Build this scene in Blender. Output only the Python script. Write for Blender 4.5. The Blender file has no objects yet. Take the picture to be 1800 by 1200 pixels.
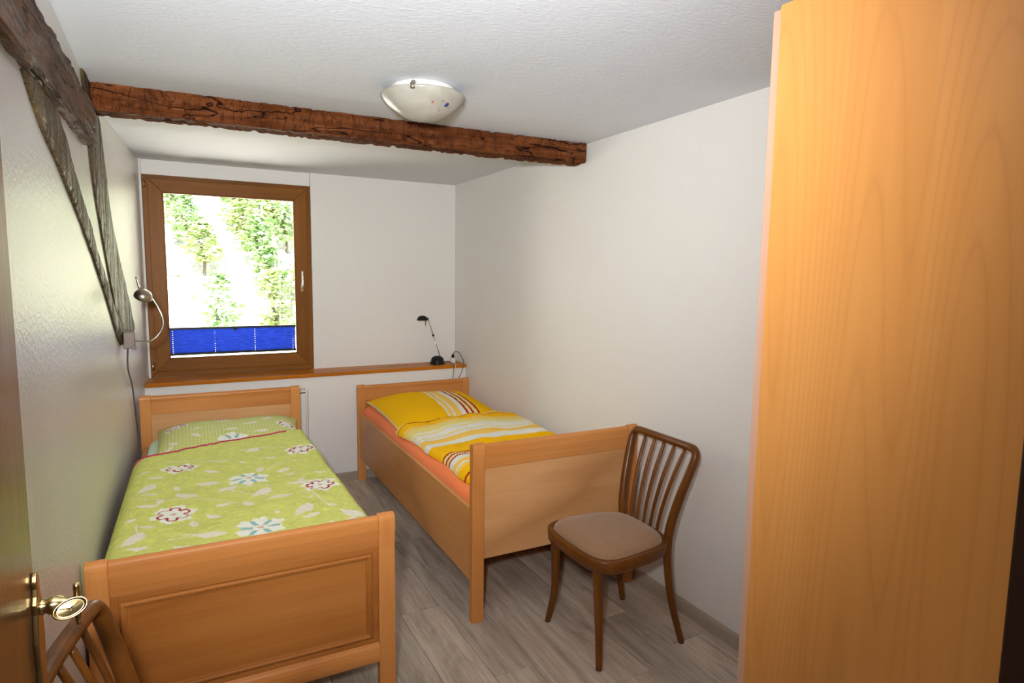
import bpy, bmesh, math, random
import numpy as np
from mathutils import Vector, Matrix, noise
random.seed(7)
S = bpy.context.scene
COL = S.collection

# ------------------------------------------------------------------ camera
YAW, PITCH, ROLL, FPX, CH = .4895, .1079, .0126, 1081.7554, 1.4822
def camera():
    cy, sy, cp, sp = math.cos(YAW), math.sin(YAW), math.cos(PITCH), math.sin(PITCH)
    fwd = Vector((sy*cp, cy*cp, -sp)); r = Vector((cy, -sy, 0)); u = r.cross(fwd)
    cr, sr = math.cos(ROLL), math.sin(ROLL)
    r2 = cr*r + sr*u; u2 = -sr*r + cr*u
    cd = bpy.data.cameras.new('camera'); co = bpy.data.objects.new('camera', cd); COL.objects.link(co)
    m = Matrix((r2, u2, -fwd)).transposed().to_4x4(); m.translation = (0, 0, CH)
    co.matrix_world = m
    cd.sensor_fit = 'HORIZONTAL'; cd.sensor_width = 36; cd.lens = FPX/1800*36
    cd.clip_start = .02; cd.clip_end = 300
    S.camera = co
camera()
# ------------------------------------------------------------------ light
S.view_settings.view_transform = 'Standard'; S.view_settings.look = 'None'
S.view_settings.gamma = 1; S.view_settings.use_curve_mapping = False
S.view_settings.exposure = 0.0
S.cycles.use_denoising = True
S.cycles.max_bounces = 10; S.cycles.diffuse_bounces = 6; S.cycles.glossy_bounces = 4
S.cycles.transparent_max_bounces = 12; S.cycles.sample_clamp_indirect = 8
S.cycles.caustics_reflective = False; S.cycles.caustics_refractive = False
W = bpy.data.worlds.new('sky'); S.world = W; W.use_nodes = True
bg = W.node_tree.nodes['Background']; bg.inputs[0].default_value = (.62, .78, 1, 1); bg.inputs[1].default_value = 5
def light(name, kind, loc, target, energy, color, **kw):
    d = bpy.data.lights.new(name, kind); d.energy = energy; d.color = color
    for k, v in kw.items(): setattr(d, k, v)
    o = bpy.data.objects.new(name, d); COL.objects.link(o); o.location = loc
    o.rotation_euler = (Vector(target) - Vector(loc)).to_track_quat('-Z', 'Y').to_euler()
    return o
light('sun', 'SUN', (-6, -8, 14), (0, 4, -2), 54.0, (1, .97, .9), angle=.01)
# the photographer's flash head, one cone turned up at the ceiling, the weaker one into the room
light('flash_bounced', 'SPOT', (-.08, .06, 1.62), (.48, 2.1, 2.25), 180, (.92, .96, 1.0), spot_size=math.radians(98), spot_blend=1.0, shadow_soft_size=.06)
light('flash_direct', 'SPOT', (-.10, .04, 1.64), (1.15, 4.5, 2.1), 190, (1, .99, .975), spot_size=math.radians(118), spot_blend=1.0, shadow_soft_size=.05)

# ------------------------------------------------------------------ node helpers
class NT:
    def __init__(s, name, rough=.5, spec=.5):
        s.m = bpy.data.materials.new(name); s.m.use_nodes = True; s.t = s.m.node_tree
        s.b = s.t.nodes['Principled BSDF']; s.out = s.t.nodes['Material Output']
        s.b.inputs['Roughness'].default_value = rough
        s.b.inputs['Specular IOR Level'].default_value = spec
    def n(s, typ, **kw):
        x = s.t.nodes.new(typ)
        for k, v in kw.items():
            if k.startswith('i_'): x.inputs[k[2:].replace('_', ' ')].default_value = v
            else: setattr(x, k, v)
        return x
    def l(s, a, b): s.t.links.new(a, b)
    def coord(s, scale=(1, 1, 1), rot=(0, 0, 0), kind='Object'):
        c = s.n('ShaderNodeTexCoord'); mp = s.n('ShaderNodeMapping')
        mp.inputs['Scale'].default_value = scale; mp.inputs['Rotation'].default_value = rot
        s.l(c.outputs[kind], mp.inputs['Vector']); return mp.outputs[0]
    def noise(s, vec, scale, detail=3, rough=.5, dist=0):
        x = s.n('ShaderNodeTexNoise'); x.inputs['Scale'].default_value = scale; x.inputs['Detail'].default_value = detail
        x.inputs['Roughness'].default_value = rough; x.inputs['Distortion'].default_value = dist
        s.l(vec, x.inputs['Vector']); return x.outputs['Fac']
    def math(s, op, a, b=None, c=None, clamp=False):
        x = s.n('ShaderNodeMath'); x.operation = op; x.use_clamp = clamp
        for i, v in enumerate((a, b, c)):
            if v is None: continue
            if isinstance(v, (int, float)): x.inputs[i].default_value = v
            else: s.l(v, x.inputs[i])
        return x.outputs[0]
    def ramp(s, fac, stops):
        x = s.n('ShaderNodeValToRGB'); cr = x.color_ramp
        while len(cr.elements) > 1: cr.elements.remove(cr.elements[-1])
        for i, (p, c) in enumerate(stops):
            e = cr.elements[0] if i == 0 else cr.elements.new(p)
            e.position = p; e.color = (*c, 1) if len(c) == 3 else c
        s.l(fac, x.inputs[0]); return x.outputs[0]
    def mix(s, fac, a, b, mode='MIX'):
        x = s.n('ShaderNodeMix', data_type='RGBA', blend_type=mode)
        for sock, v in ((x.inputs[0], fac), (x.inputs[6], a), (x.inputs[7], b)):
            if isinstance(v, (int, float)): sock.default_value = v
            elif isinstance(v, tuple): sock.default_value = (*v, 1)
            else: s.l(v, sock)
        return x.outputs[2]
    def bump(s, h, strength=.3, dist=.002, prev=None):
        x = s.n('ShaderNodeBump'); x.inputs['Strength'].default_value = strength; x.inputs['Distance'].default_value = dist
        s.l(h, x.inputs['Height'])
        if prev: s.l(prev, x.inputs['Normal'])
        s.l(x.outputs[0], s.b.inputs['Normal']); return x.outputs[0]
    def base(s, c):
        if isinstance(c, tuple): s.b.inputs['Base Color'].default_value = (*c, 1)
        else: s.l(c, s.b.inputs['Base Color'])

def srgb(r, g, b):
    f = lambda v: (v/255/12.92 if v/255 <= .04045 else ((v/255+.055)/1.055)**2.4)
    return (f(r), f(g), f(b))

def plain(name, c, rough=.5, metal=0, spec=.5, bump=0, bscale=300, coat=0):
    k = NT(name, rough, spec); v = k.coord()
    n = k.noise(v, bscale, 3)
    k.base(k.mix(k.math('MULTIPLY', n, .25), c, tuple(x*.75 for x in c)))
    k.b.inputs['Metallic'].default_value = metal
    k.b.inputs['Coat Weight'].default_value = coat
    if bump: k.bump(n, bump, .001)
    return k.m

def plaster(name, c, scale=60, strength=.5, dist=.004, rough=.5, stretch=(1, 1, 1), spec=.5):
    k = NT(name, rough, spec); v = k.coord(stretch)
    n1 = k.noise(v, scale, 4, .6, .6); n2 = k.noise(v, scale*.22, 3)
    vo = k.n('ShaderNodeTexVoronoi'); vo.inputs['Scale'].default_value = scale*.9; vo.feature = 'SMOOTH_F1'
    k.l(v, vo.inputs['Vector'])
    h = k.math('ADD', k.math('MULTIPLY', n1, .7), k.math('MULTIPLY', vo.outputs['Distance'], .35))
    big = k.noise(v, 1.3, 3)
    k.base(k.mix(big, c, tuple(x*.95 for x in c)))
    k.bump(k.math('ADD', h, k.math('MULTIPLY', n2, .3)), strength, dist)
    return k.m

def wood(name, stops, axis='Z', fine=40, rings=9, rough=.4, spec=.28, lines=.12, bump=.06, along=.35, coat=0, ringmix=.5, seed=0, pores=.35):
    """grain runs along the given axis of the object"""
    k = NT(name, rough, spec)
    sc = {'X': (along, 1, 1), 'Y': (1, along, 1), 'Z': (1, 1, along)}[axis]
    c = k.n('ShaderNodeTexCoord'); mp = k.n('ShaderNodeMapping'); mp.inputs['Scale'].default_value = sc
    mp.inputs['Location'].default_value = (seed*3.1, seed*1.7, seed*2.3)
    oi = k.n('ShaderNodeObjectInfo'); va = k.n('ShaderNodeVectorMath'); va.operation = 'SCALE'
    comb = k.n('ShaderNodeCombineXYZ')
    for i in range(3): k.l(oi.outputs['Random'], comb.inputs[i])
    k.l(comb.outputs[0], va.inputs[0]); va.inputs['Scale'].default_value = 17
    ad = k.n('ShaderNodeVectorMath'); ad.operation = 'ADD'
    k.l(c.outputs['Object'], ad.inputs[0]); k.l(va.outputs[0], ad.inputs[1]); k.l(ad.outputs[0], mp.inputs['Vector'])
    v = mp.outputs[0]
    base = k.noise(v, 2.2, 1.5, .4, .25)
    ring = k.math('PINGPONG', k.math('MULTIPLY', base, rings), 1)
    sc2 = tuple(.04 if x < 1 else 1 for x in sc)
    mp2 = k.n('ShaderNodeMapping'); mp2.inputs['Scale'].default_value = sc2; k.l(ad.outputs[0], mp2.inputs['Vector'])
    fib = k.noise(mp2.outputs[0], fine*3, 4, .7)
    med = k.noise(mp2.outputs[0], fine*.35, 3, .6)
    f = k.math('ADD', k.math('MULTIPLY', ring, ringmix), k.math('ADD', k.math('MULTIPLY', fib, pores), k.math('MULTIPLY', med, 1.1-ringmix-pores)))
    ln = k.math('POWER', k.math('SUBTRACT', 1, ring), 7); ln = k.math('MULTIPLY', ln, k.math('MULTIPLY', med, lines*2))
    k.base(k.mix(ln, k.ramp(f, stops), tuple(x*.35 for x in stops[0][1]))); k.bump(fib, bump, .001)
    k.b.inputs['Coat Weight'].default_value = coat; k.b.inputs['Coat Roughness'].default_value = .15
    return k.m

M = {}
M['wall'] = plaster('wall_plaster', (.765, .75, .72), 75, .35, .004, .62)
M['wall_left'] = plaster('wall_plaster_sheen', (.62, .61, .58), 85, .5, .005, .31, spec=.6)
M['ceiling'] = plaster('ceiling_plaster', (.70, .73, .785), 130, .45, .004, .75, (.4, 1, 1), spec=.2)
beech = [(.15, (.38, .130, .026)), (.5, (.53, .205, .050)), (.85, (.64, .28, .085))]
M['beech'] = wood('beech_veneer', beech, 'X', 40, 7, .42, ringmix=.3)
M['beech_panel'] = wood('beech_dark_panel', [(.15, (.27, .085, .016)), (.5, (.38, .135, .028)), (.85, (.48, .19, .045))], 'X', 40, 7, .42, ringmix=.3, spec=.2)
M['beech_post'] = wood('beech_solid', [(.15, (.42, .145, .032)), (.5, (.58, .235, .062)), (.85, (.68, .30, .09))], 'Z', 40, 5, .38, ringmix=.25)
M['beech_pale'] = wood('beech_pale_panel', [(.15, (.42, .19, .065)), (.5, (.57, .29, .115)), (.85, (.66, .37, .17))], 'X', 40, 7, .45, ringmix=.35)
M['beech_rail'] = wood('beech_side_rail', [(.15, (.44, .19, .055)), (.5, (.60, .28, .085)), (.85, (.70, .36, .13))], 'Y', 40, 5, .4, ringmix=.3)
M['wardrobe'] = wood('beech_wardrobe', [(.1, (.69, .285, .066)), (.45, (.76, .33, .084)), (.75, (.80, .365, .10)), (1, (.84, .41, .13))], 'Z', 55, 110, .36, along=.11, ringmix=.10, bump=.04, seed=2, lines=.10)
M['wardrobe_edge'] = wood('wardrobe_edge', [(.2, (.60, .33, .22)), (.8, (.74, .46, .33))], 'Z', 50, 3, .4, ringmix=.1)
M['window_wood'] = wood('window_wood', [(.15, (.13, .042, .006)), (.6, (.23, .085, .012)), (.9, (.31, .13, .022))], 'Z', 50, 3, .42, ringmix=.2, spec=.14)
M['window_wood_x'] = wood('window_wood_x', [(.15, (.13, .042, .006)), (.6, (.23, .085, .012)), (.9, (.31, .13, .022))], 'X', 50, 3, .42, ringmix=.2, spec=.14)
M['ledge'] = wood('ledge_wood', [(.15, (.30, .085, .006)), (.6, (.50, .165, .014)), (.9, (.60, .23, .03))], 'X', 45, 4, .36, ringmix=.2, spec=.18)
M['door'] = wood('door_wood', [(.25, (.012, .005, .002)), (.5, (.10, .042, .013)), (.85, (.17, .08, .028))], 'Z', 55, 4, .3, ringmix=.2, coat=.5, bump=.25, pores=.6)
M['chair'] = wood('chair_walnut', [(.15, (.06, .016, .001)), (.6, (.17, .055, .006)), (.9, (.27, .10, .014))], 'Z', 60, 4, .34, ringmix=.2, coat=.06)
M['dark_post'] = wood('dark_post', [(.2, (.012, .004, .002)), (.8, (.06, .022, .01))], 'Z', 50, 4, .5)
M['skirting'] = wood('skirting_wood', [(.2, (.32, .26, .20)), (.8, (.55, .47, .38))], 'X', 50, 4, .4)
M['skirting_y'] = wood('skirting_wood_y', [(.2, (.32, .26, .20)), (.8, (.55, .47, .38))], 'Y', 50, 4, .4)

def timber(name, axis, cA, cB, cC, rough=.55, spec=.5):
    k = NT(name, rough, spec)
    sc = {'X': (.06, 1, 1), 'Y': (1, .06, 1), 'Z': (1, 1, .06)}[axis]
    v = k.coord(sc); v1 = k.coord()
    f = k.noise(v, 70, 5, .7); g = k.noise(v, 16, 3, .6, .4); p = k.noise(v1, 7, 4, .65, .5)
    col = k.ramp(k.math('ADD', k.math('MULTIPLY', f, .55), k.math('MULTIPLY', g, .5)), [(.3, cA), (.52, cB), (.72, cC)])
    col = k.mix(k.ramp(p, [(.35, (0, 0, 0)), (.7, (1, 1, 1))]), col, k.mix(.55, col, cA))
    cr = k.noise({'X': k.coord((.12, 1, 1)), 'Y': k.coord((1, .12, 1)), 'Z': k.coord((1, 1, .12))}[axis], 11, 3, .6, .3)
    cr = k.ramp(k.math('ABSOLUTE', k.math('SUBTRACT', cr, .5)), [(.004, (1, 1, 1)), (.016, (0, 0, 0))])
    mk = k.noise({'X': k.coord((1, .25, .25)), 'Y': k.coord((.25, 1, .25)), 'Z': k.coord((.25, .25, 1))}[axis], 26, 3, .6, .8)
    mk = k.ramp(k.math('ABSOLUTE', k.math('SUBTRACT', mk, .5)), [(.003, (.6, .6, .6)), (.014, (0, 0, 0))])
    cut = k.math('MAXIMUM', cr, mk)
    col = k.mix(cut, col, tuple(x*.5 for x in cA))
    k.base(col); k.bump(k.math('SUBTRACT', k.math('ADD', f, g), cut), .7, .006)
    pt = k.noise(v, 26, 5, .75, .6)
    k.l(k.math('ADD', k.ramp(pt, [(.42, (0, 0, 0)), (.58, (.55, .55, .55))]), rough-.06), k.b.inputs['Roughness'])
    return k.m
M['beam'] = timber('beam_oak', 'X', (.030, .007, .002), (.145, .043, .012), (.27, .095, .03), .65, .1)
M['timber_wall'] = timber('timber_wall', 'Y', (.022, .008, .003), (.105, .046, .021), (.18, .09, .045), .5, .3)
M['timber_brace'] = timber('timber_brace', 'Z', (.020, .011, .004), (.085, .052, .020), (.18, .12, .052), .36, .35)

def plank_mat():
    k = NT('laminate_plank', .38, .5)
    oi = k.n('ShaderNodeObjectInfo'); c = k.n('ShaderNodeTexCoord')
    comb = k.n('ShaderNodeCombineXYZ')
    for i in range(3): k.l(oi.outputs['Random'], comb.inputs[i])
    va = k.n('ShaderNodeVectorMath'); va.operation = 'MULTIPLY_ADD'
    k.l(comb.outputs[0], va.inputs[0]); va.inputs[1].default_value = (9, 13, 5); k.l(c.outputs['Object'], va.inputs[2])
    mp = k.n('ShaderNodeMapping'); mp.inputs['Scale'].default_value = (1, .07, 1); k.l(va.outputs[0], mp.inputs['Vector'])
    mp2 = k.n('ShaderNodeMapping'); mp2.inputs['Scale'].default_value = (1, .3, 1); k.l(va.outputs[0], mp2.inputs['Vector'])
    f = k.noise(mp.outputs[0], 90, 5, .7); g = k.noise(mp.outputs[0], 22, 3, .6, .8)
    kn = k.noise(mp2.outputs[0], 7, 4, .6, 1.2)
    s = k.math('ADD', k.math('MULTIPLY', f, .45), k.math('MULTIPLY', g, .55))
    col = k.ramp(s, [(.32, (.27, .215, .165)), (.5, (.48, .405, .33)), (.68, (.66, .58, .48))])
    col = k.mix(k.ramp(kn, [(.55, (0, 0, 0)), (.75, (.75, .75, .75))]), col, (.20, .15, .115))
    tone = k.math('MULTIPLY_ADD', oi.outputs['Random'], .35, .82)
    cc = k.n('ShaderNodeVectorMath'); cc.operation = 'SCALE'; k.l(col, cc.inputs[0]); k.l(tone, cc.inputs['Scale'])
    k.l(cc.outputs[0], k.b.inputs['Base Color']); k.bump(f, .08, .001)
    return k.m
M['plank'] = plank_mat()
M['subfloor'] = plain('subfloor', (.03, .024, .02), .9)
M['white_paint'] = plain('white_enamel', (.74, .72, .66), .35)
M['slot_shade'] = plain('slot_shade', (.03, .03, .03), .7)
M['black'] = plain('black_plastic', (.006, .0055, .006), .4, spec=.3)
M['chrome'] = plain('brushed_nickel', (.42, .37, .31), .32, 1)
M['steel'] = plain('polished_steel', (.7, .66, .6), .2, 1)
M['brass'] = plain('polished_brass', (.62, .47, .22), .18, 1)
M['brass_dark'] = plain('aged_brass', (.40, .29, .13), .3, 1)
M['cable_grey'] = plain('grey_cable', (.10, .075, .10), .5)
M['plug_white'] = plain('white_plastic', (.72, .70, .62), .4)
M['lamp_box'] = plain('lamp_box_bronze', (.14, .105, .085), .4, .4)
M['felt'] = plain('chair_felt_foot', (.45, .38, .28), .9)

def fabric(name, c, rough=.9, scale=900, bump=.4, var=.3, sheen=.3):
    k = NT(name, rough, .2); v = k.coord()
    n = k.noise(v, scale, 2, .7); g = k.noise(v, scale*.15, 3)
    k.base(k.mix(k.math('MULTIPLY', k.math('ADD', n, g), var), tuple(min(1, x*1.15) for x in c), tuple(x*.6 for x in c)))
    k.bump(n, bump, .0015); k.b.inputs['Sheen Weight'].default_value = sheen
    return k.m
M['seat_cloth'] = fabric('seat_cloth', (.37, .21, .11), var=.55, scale=450)
M['mint'] = fabric('mint_sheet', (.56, .78, .52), var=.1, bump=.1)
M['orange'] = fabric('orange_sheet', (.84, .21, .06), var=.12, bump=.1, scale=500, sheen=.1)
M['red_piping'] = fabric('red_piping', (.5, .03, .09), var=.2)
def vcol(name, puck, pscale, aniso=(1, 1, 1)):
    k = NT(name, .9, .15)
    a = k.n('ShaderNodeAttribute'); a.attribute_name = 'Col'
    v = k.coord(aniso); n = k.noise(v, pscale, 3, .6)
    k.base(k.mix(k.math('MULTIPLY', n, .3), a.outputs['Color'], (.75, .7, .5), 'MULTIPLY'))
    k.bump(n, puck, .006)
    return k.m
M['green_print'] = vcol('green_seersucker', .8, 110, (1, .7, 1))
M['yellow_print'] = vcol('yellow_seersucker', .7, 160, (1, .5, 1))

def blind_mat():
    k = NT('blue_pleated_cloth', .8, .2)
    v = k.coord((.15, 1, 1)); n = k.noise(v, 120, 4, .7)
    col = k.mix(n, (.01, .035, .42), (.05, .13, .85)); k.base(col)
    tr = k.n('ShaderNodeBsdfTranslucent'); k.l(k.mix(n, (.01, .035, .36), (.05, .11, .62)), tr.inputs['Color'])
    mx = k.n('ShaderNodeMixShader'); mx.inputs[0].default_value = .45
    k.l(k.b.outputs[0], mx.inputs[1]); k.l(tr.outputs[0], mx.inputs[2]); k.l(mx.outputs[0], k.out.inputs['Surface'])
    return k.m
M['blind'] = blind_mat()
def pane_mat():
    k = NT('window_glass', .02); tr = k.n('ShaderNodeBsdfTransparent'); tr.inputs['Color'].default_value = (.96, .98, .97, 1)
    gl = k.n('ShaderNodeBsdfGlossy'); gl.inputs['Roughness'].default_value = .01
    fr = k.n('ShaderNodeFresnel'); fr.inputs['IOR'].default_value = 1.3
    mx = k.n('ShaderNodeMixShader'); k.l(fr.outputs[0], mx.inputs[0]); k.l(tr.outputs[0], mx.inputs[1]); k.l(gl.outputs[0], mx.inputs[2])
    k.l(mx.outputs[0], k.out.inputs['Surface']); return k.m
M['pane'] = pane_mat()
def frosted():
    k = NT('frosted_glass', .22, .6)
    v = k.coord(); n = k.noise(v, 9, 3, .5, 1.0)
    k.base(k.ramp(n, [(.35, (.50, .47, .39)), (.6, (.60, .585, .54))]))
    k.b.inputs['Transmission Weight'].default_value = .0
    tr = k.n('ShaderNodeBsdfTranslucent'); tr.inputs['Color'].default_value = (.85, .83, .76, 1)
    mx = k.n('ShaderNodeMixShader'); mx.inputs[0].default_value = .35
    k.l(k.b.outputs[0], mx.inputs[1]); k.l(tr.outputs[0], mx.inputs[2]); k.l(mx.outputs[0], k.out.inputs['Surface'])
    return k.m
M['frosted'] = frosted()
M['ink_blue'] = plain('ink_blue', (.03, .035, .20), .5)
M['ink_red'] = plain('ink_red', (.5, .08, .08), .5)
M['ink_olive'] = plain('ink_olive', (.30, .27, .12), .5)
M['ink_lilac'] = plain('ink_lilac', (.35, .30, .50), .5)
def soil():
    k = NT('dry_slate_ground', .95, .1); v = k.coord(); n = k.noise(v, 1.6, 6, .75, .6); g = k.noise(v, 12, 4, .7)
    k.base(k.ramp(k.math('ADD', k.math('MULTIPLY', n, .6), k.math('MULTIPLY', g, .4)), [(.34, (.26, .22, .20)), (.44, (.58, .50, .42)), (.56, (.74, .68, .60))]))
    k.bump(g, .8, .05); return k.m
M['soil'] = soil()
def leafm(name, c):
    k = NT(name, .6, .3); v = k.coord(); n = k.noise(v, 6, 2); k.base(k.mix(n, c, tuple(x*.6 for x in c)))
    tr = k.n('ShaderNodeBsdfTranslucent'); tr.inputs['Color'].default_value = (*[min(1, x*1.1) for x in c], 1)
    mx = k.n('ShaderNodeMixShader'); mx.inputs[0].default_value = .35
    k.l(k.b.outputs[0], mx.inputs[1]); k.l(tr.outputs[0], mx.inputs[2]); k.l(mx.outputs[0], k.out.inputs['Surface']); return k.m
M['leaf'] = leafm('vine_leaf', (.29, .42, .165)); M['leaf2'] = leafm('vine_leaf_yellow', (.38, .45, .18))
M['stake'] = plain('vine_stake', (.55, .5, .45), .8); M['bark'] = plain('vine_bark', (.13, .09, .07), .9)
M['stone'] = plain('slate_stone', (.42, .38, .36), .9)

# ------------------------------------------------------------------ mesh helpers
def obj(name, verts, faces, mat, parent=None, smooth=False, bevel=0, seg=2, mats=None, mi=None, loc=None):
    me = bpy.data.meshes.new(name); me.from_pydata([tuple(v) for v in verts], [], [tuple(f) for f in faces]); me.update()
    o = bpy.data.objects.new(name, me); COL.objects.link(o)
    me.materials.append(mat)
    if mats:
        for x in mats: me.materials.append(x)
    if mi is not None: me.polygons.foreach_set('material_index', mi)
    if smooth: me.polygons.foreach_set('use_smooth', [True]*len(me.polygons))
    if parent: o.parent = parent
    if loc: o.location = loc
    if bevel:
        md = o.modifiers.new('b', 'BEVEL'); md.width = bevel; md.segments = seg; md.limit_method = 'ANGLE'; md.angle_limit = .6
        if not smooth:
            pass
    return o
class Mb:
    def __init__(s): s.v = []; s.f = []
    def add(s, v, f):
        n = len(s.v); s.v += [tuple(x) for x in v]; s.f += [tuple(i+n for i in q) for q in f]; return s
    def box(s, x0, x1, y0, y1, z0, z1):
        v = [(x, y, z) for x in (x0, x1) for y in (y0, y1) for z in (z0, z1)]
        return s.add(v, [(0, 1, 3, 2), (4, 6, 7, 5), (0, 4, 5, 1), (2, 3, 7, 6), (0, 2, 6, 4), (1, 5, 7, 3)])
    def prism(s, poly, axis, a, b):
        """poly: 2-D outline in the two other axes (cyclic order), extruded from a to b"""
        def P(u, w, t):
            return {'X': (t, u, w), 'Y': (u, t, w), 'Z': (u, w, t)}[axis]
        n = len(poly); v = [P(u, w, a) for u, w in poly] + [P(u, w, b) for u, w in poly]
        f = [tuple(range(n))[::-1], tuple(range(n, 2*n))] + [(i, (i+1) % n, n+(i+1) % n, n+i) for i in range(n)]
        return s.add(v, f)
    def tube(s, pts, rad, n=12, flat=1.0, up=(0, 0, 1), cap=True):
        """rad: number or list; flat: second radius factor"""
        pts = [Vector(p) for p in pts]; m = len(pts)
        rad = [rad]*m if isinstance(rad, (int, float)) else rad
        t0 = None; N = None; v = []
        for i, p in enumerate(pts):
            t = (pts[min(i+1, m-1)] - pts[max(i-1, 0)]).normalized()
            if N is None:
                N = Vector(up); N = (N - N.dot(t)*t)
                if N.length < 1e-4: N = Vector((1, 0, 0)) - Vector((1, 0, 0)).dot(t)*t
                N.normalize()
            else:
                N = (N - N.dot(t)*t).normalized()
            B = t.cross(N)
            r = rad[i]; r1, r2 = (r if isinstance(r, tuple) else (r, r*flat))
            for j in range(n):
                a = 2*math.pi*j/n
                v.append(p + N*math.cos(a)*r1 + B*math.sin(a)*r2)
        f = [(i*n+j, i*n+(j+1) % n, (i+1)*n+(j+1) % n, (i+1)*n+j) for i in range(m-1) for j in range(n)]
        if cap: f += [tuple(range(n))[::-1], tuple((m-1)*n+j for j in range(n))]
        return s.add(v, f)
    def lathe(s, prof, n=32, c=(0, 0, 0), axis='Z'):
        v = []
        for r, z in prof:
            for j in range(n):
                a = 2*math.pi*j/n; x, y = r*math.cos(a), r*math.sin(a)
                q = {'Z': (x, y, z), 'X': (z, x, y), 'Y': (x, z, y)}[axis]
                v.append((q[0]+c[0], q[1]+c[1], q[2]+c[2]))
        m = len(prof)
        f = [(i*n+j, i*n+(j+1) % n, (i+1)*n+(j+1) % n, (i+1)*n+j) for i in range(m-1) for j in range(n)]
        if prof[0][0] > 1e-5: f.append(tuple(range(n))[::-1])
        if prof[-1][0] > 1e-5: f.append(tuple((m-1)*n+j for j in range(n)))
        return s.add(v, f)
    def build(s, name, mat, parent=None, **kw): return obj(name, s.v, s.f, mat, parent, **kw)

def empty(name, label, cat, loc=(0, 0, 0), rz=0, group=None):
    o = bpy.data.objects.new(name, None); COL.objects.link(o); o.location = loc; o.rotation_euler = (0, 0, rz)
    o.empty_display_size = .05
    o['label'] = label; o['category'] = cat
    if group: o['group'] = group
    return o
def tag(o, label, cat, group=None):
    o['label'] = label; o['category'] = cat
    if group: o['group'] = group
    return o
def struct(o, label=None):
    o['kind'] = 'structure'
    if label: o['label'] = label
    return o
def smooth_path(P, n=8, closed=False):
    P = [Vector(p) for p in P]; out = []
    for i in range(len(P)-1):
        p0 = P[max(i-1, 0)]; p1 = P[i]; p2 = P[i+1]; p3 = P[min(i+2, len(P)-1)]
        for k in range(n):
            t = k/n
            out.append(.5*((2*p1) + (p2-p0)*t + (2*p0-5*p1+4*p2-p3)*t*t + (3*p1-p0-3*p2+p3)*t**3))
    out.append(P[-1]); return out

# ------------------------------------------------------------------ the room shell
XR, YB, YW, H, LZ = 1.9087, 4.554, 4.338, 2.1733, .79
YF = -1.3
LW = [(YF, -.276), (1.0, -.276), (2.0, -.277), (2.8, -.290), (3.4, -.290), (3.95, -.262), (YB, -.222)]
def lwx(y):
    for (a, xa), (b, xb) in zip(LW, LW[1:]):
        if y <= b: return xa + (xb-xa)*(y-a)/(b-a)
    return LW[-1][1]
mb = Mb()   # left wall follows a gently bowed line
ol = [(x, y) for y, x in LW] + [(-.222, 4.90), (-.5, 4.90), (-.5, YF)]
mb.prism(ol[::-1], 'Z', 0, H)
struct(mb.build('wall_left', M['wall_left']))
mb = Mb(); mb.box(XR, XR+.15, YF, 4.90, 0, H); struct(mb.build('wall_right', M['wall']))
mb = Mb()
wx0, wx1, wz0, wz1 = -.2085, .809, LZ, 2.1
mb.box(-.222, wx0, YB, 4.86, 0, H); mb.box(wx1, XR, YB, 4.86, 0, H)
mb.box(wx0, wx1, YB, 4.86, 0, wz0-.003); mb.box(wx0, wx1, YB+.010, 4.86, 2.081, H)
mb.prism([(YW, 0), (YB, 0), (YB, LZ-.022), (YW, LZ-.022)], 'X', -.262, XR)
struct(mb.build('wall_back', M['wall'], bevel=.004))
mb = Mb(); mb.box(-.5, XR+.15, YF, 4.90, H, H+.12); struct(mb.build('ceiling', M['ceiling']))
mb = Mb(); mb.box(-.5, XR+.15, YF, 4.90, -.12, -.012); fl = struct(mb.build('floor', M['subfloor']))
mb = Mb(); mb.box(-.5, -.276, -.14, -.02, 0, H); mb.box(.66, XR, -.14, -.02, 0, H); mb.box(-.276, .66, -.14, -.02, 2.03, H)
mb.box(-.5, XR+.15, YF-.12, YF, 0, H)
struct(mb.build('wall_front', M['wall']))
# thin white caulk line where beam meets ceiling, ledge board, skirting
mb = Mb(); mb.prism([(YW-.016, LZ-.024), (YB+.02, LZ-.024), (YB+.02, LZ), (YW-.013, LZ), (YW-.018, LZ-.006)], 'X', -.232, .812)
mb.prism([(YW-.016, LZ-.024), (YB, LZ-.024), (YB, LZ), (YW-.013, LZ), (YW-.018, LZ-.006)], 'X', .812, XR-.002)
struct(mb.build('trim_1', M['ledge']), 'orange-brown wooden ledge board under the window, running to the right wall')
def skirt(name, a, b, axis, at, mat):
    mb = Mb()
    if axis == 'Y':  # along Y on the right wall
        mb.prism([(XR-.014, 0), (XR, 0), (XR, .06), (XR-.006, .06), (XR-.012, .05), (XR-.014, .03)][::-1], 'Y', a, b)
    else:
        mb.prism([(at-.014, 0), (at, 0), (at, .06), (at-.006, .06), (at-.012, .05), (at-.014, .03)], 'X', a, b)
    return struct(mb.build(name, mat))
skirt('baseboard_right', 0, YW, 'Y', 0, M['skirting_y'])
skirt('baseboard_back', -.26, XR-.014, 'X', YW, M['skirting'])
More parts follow.
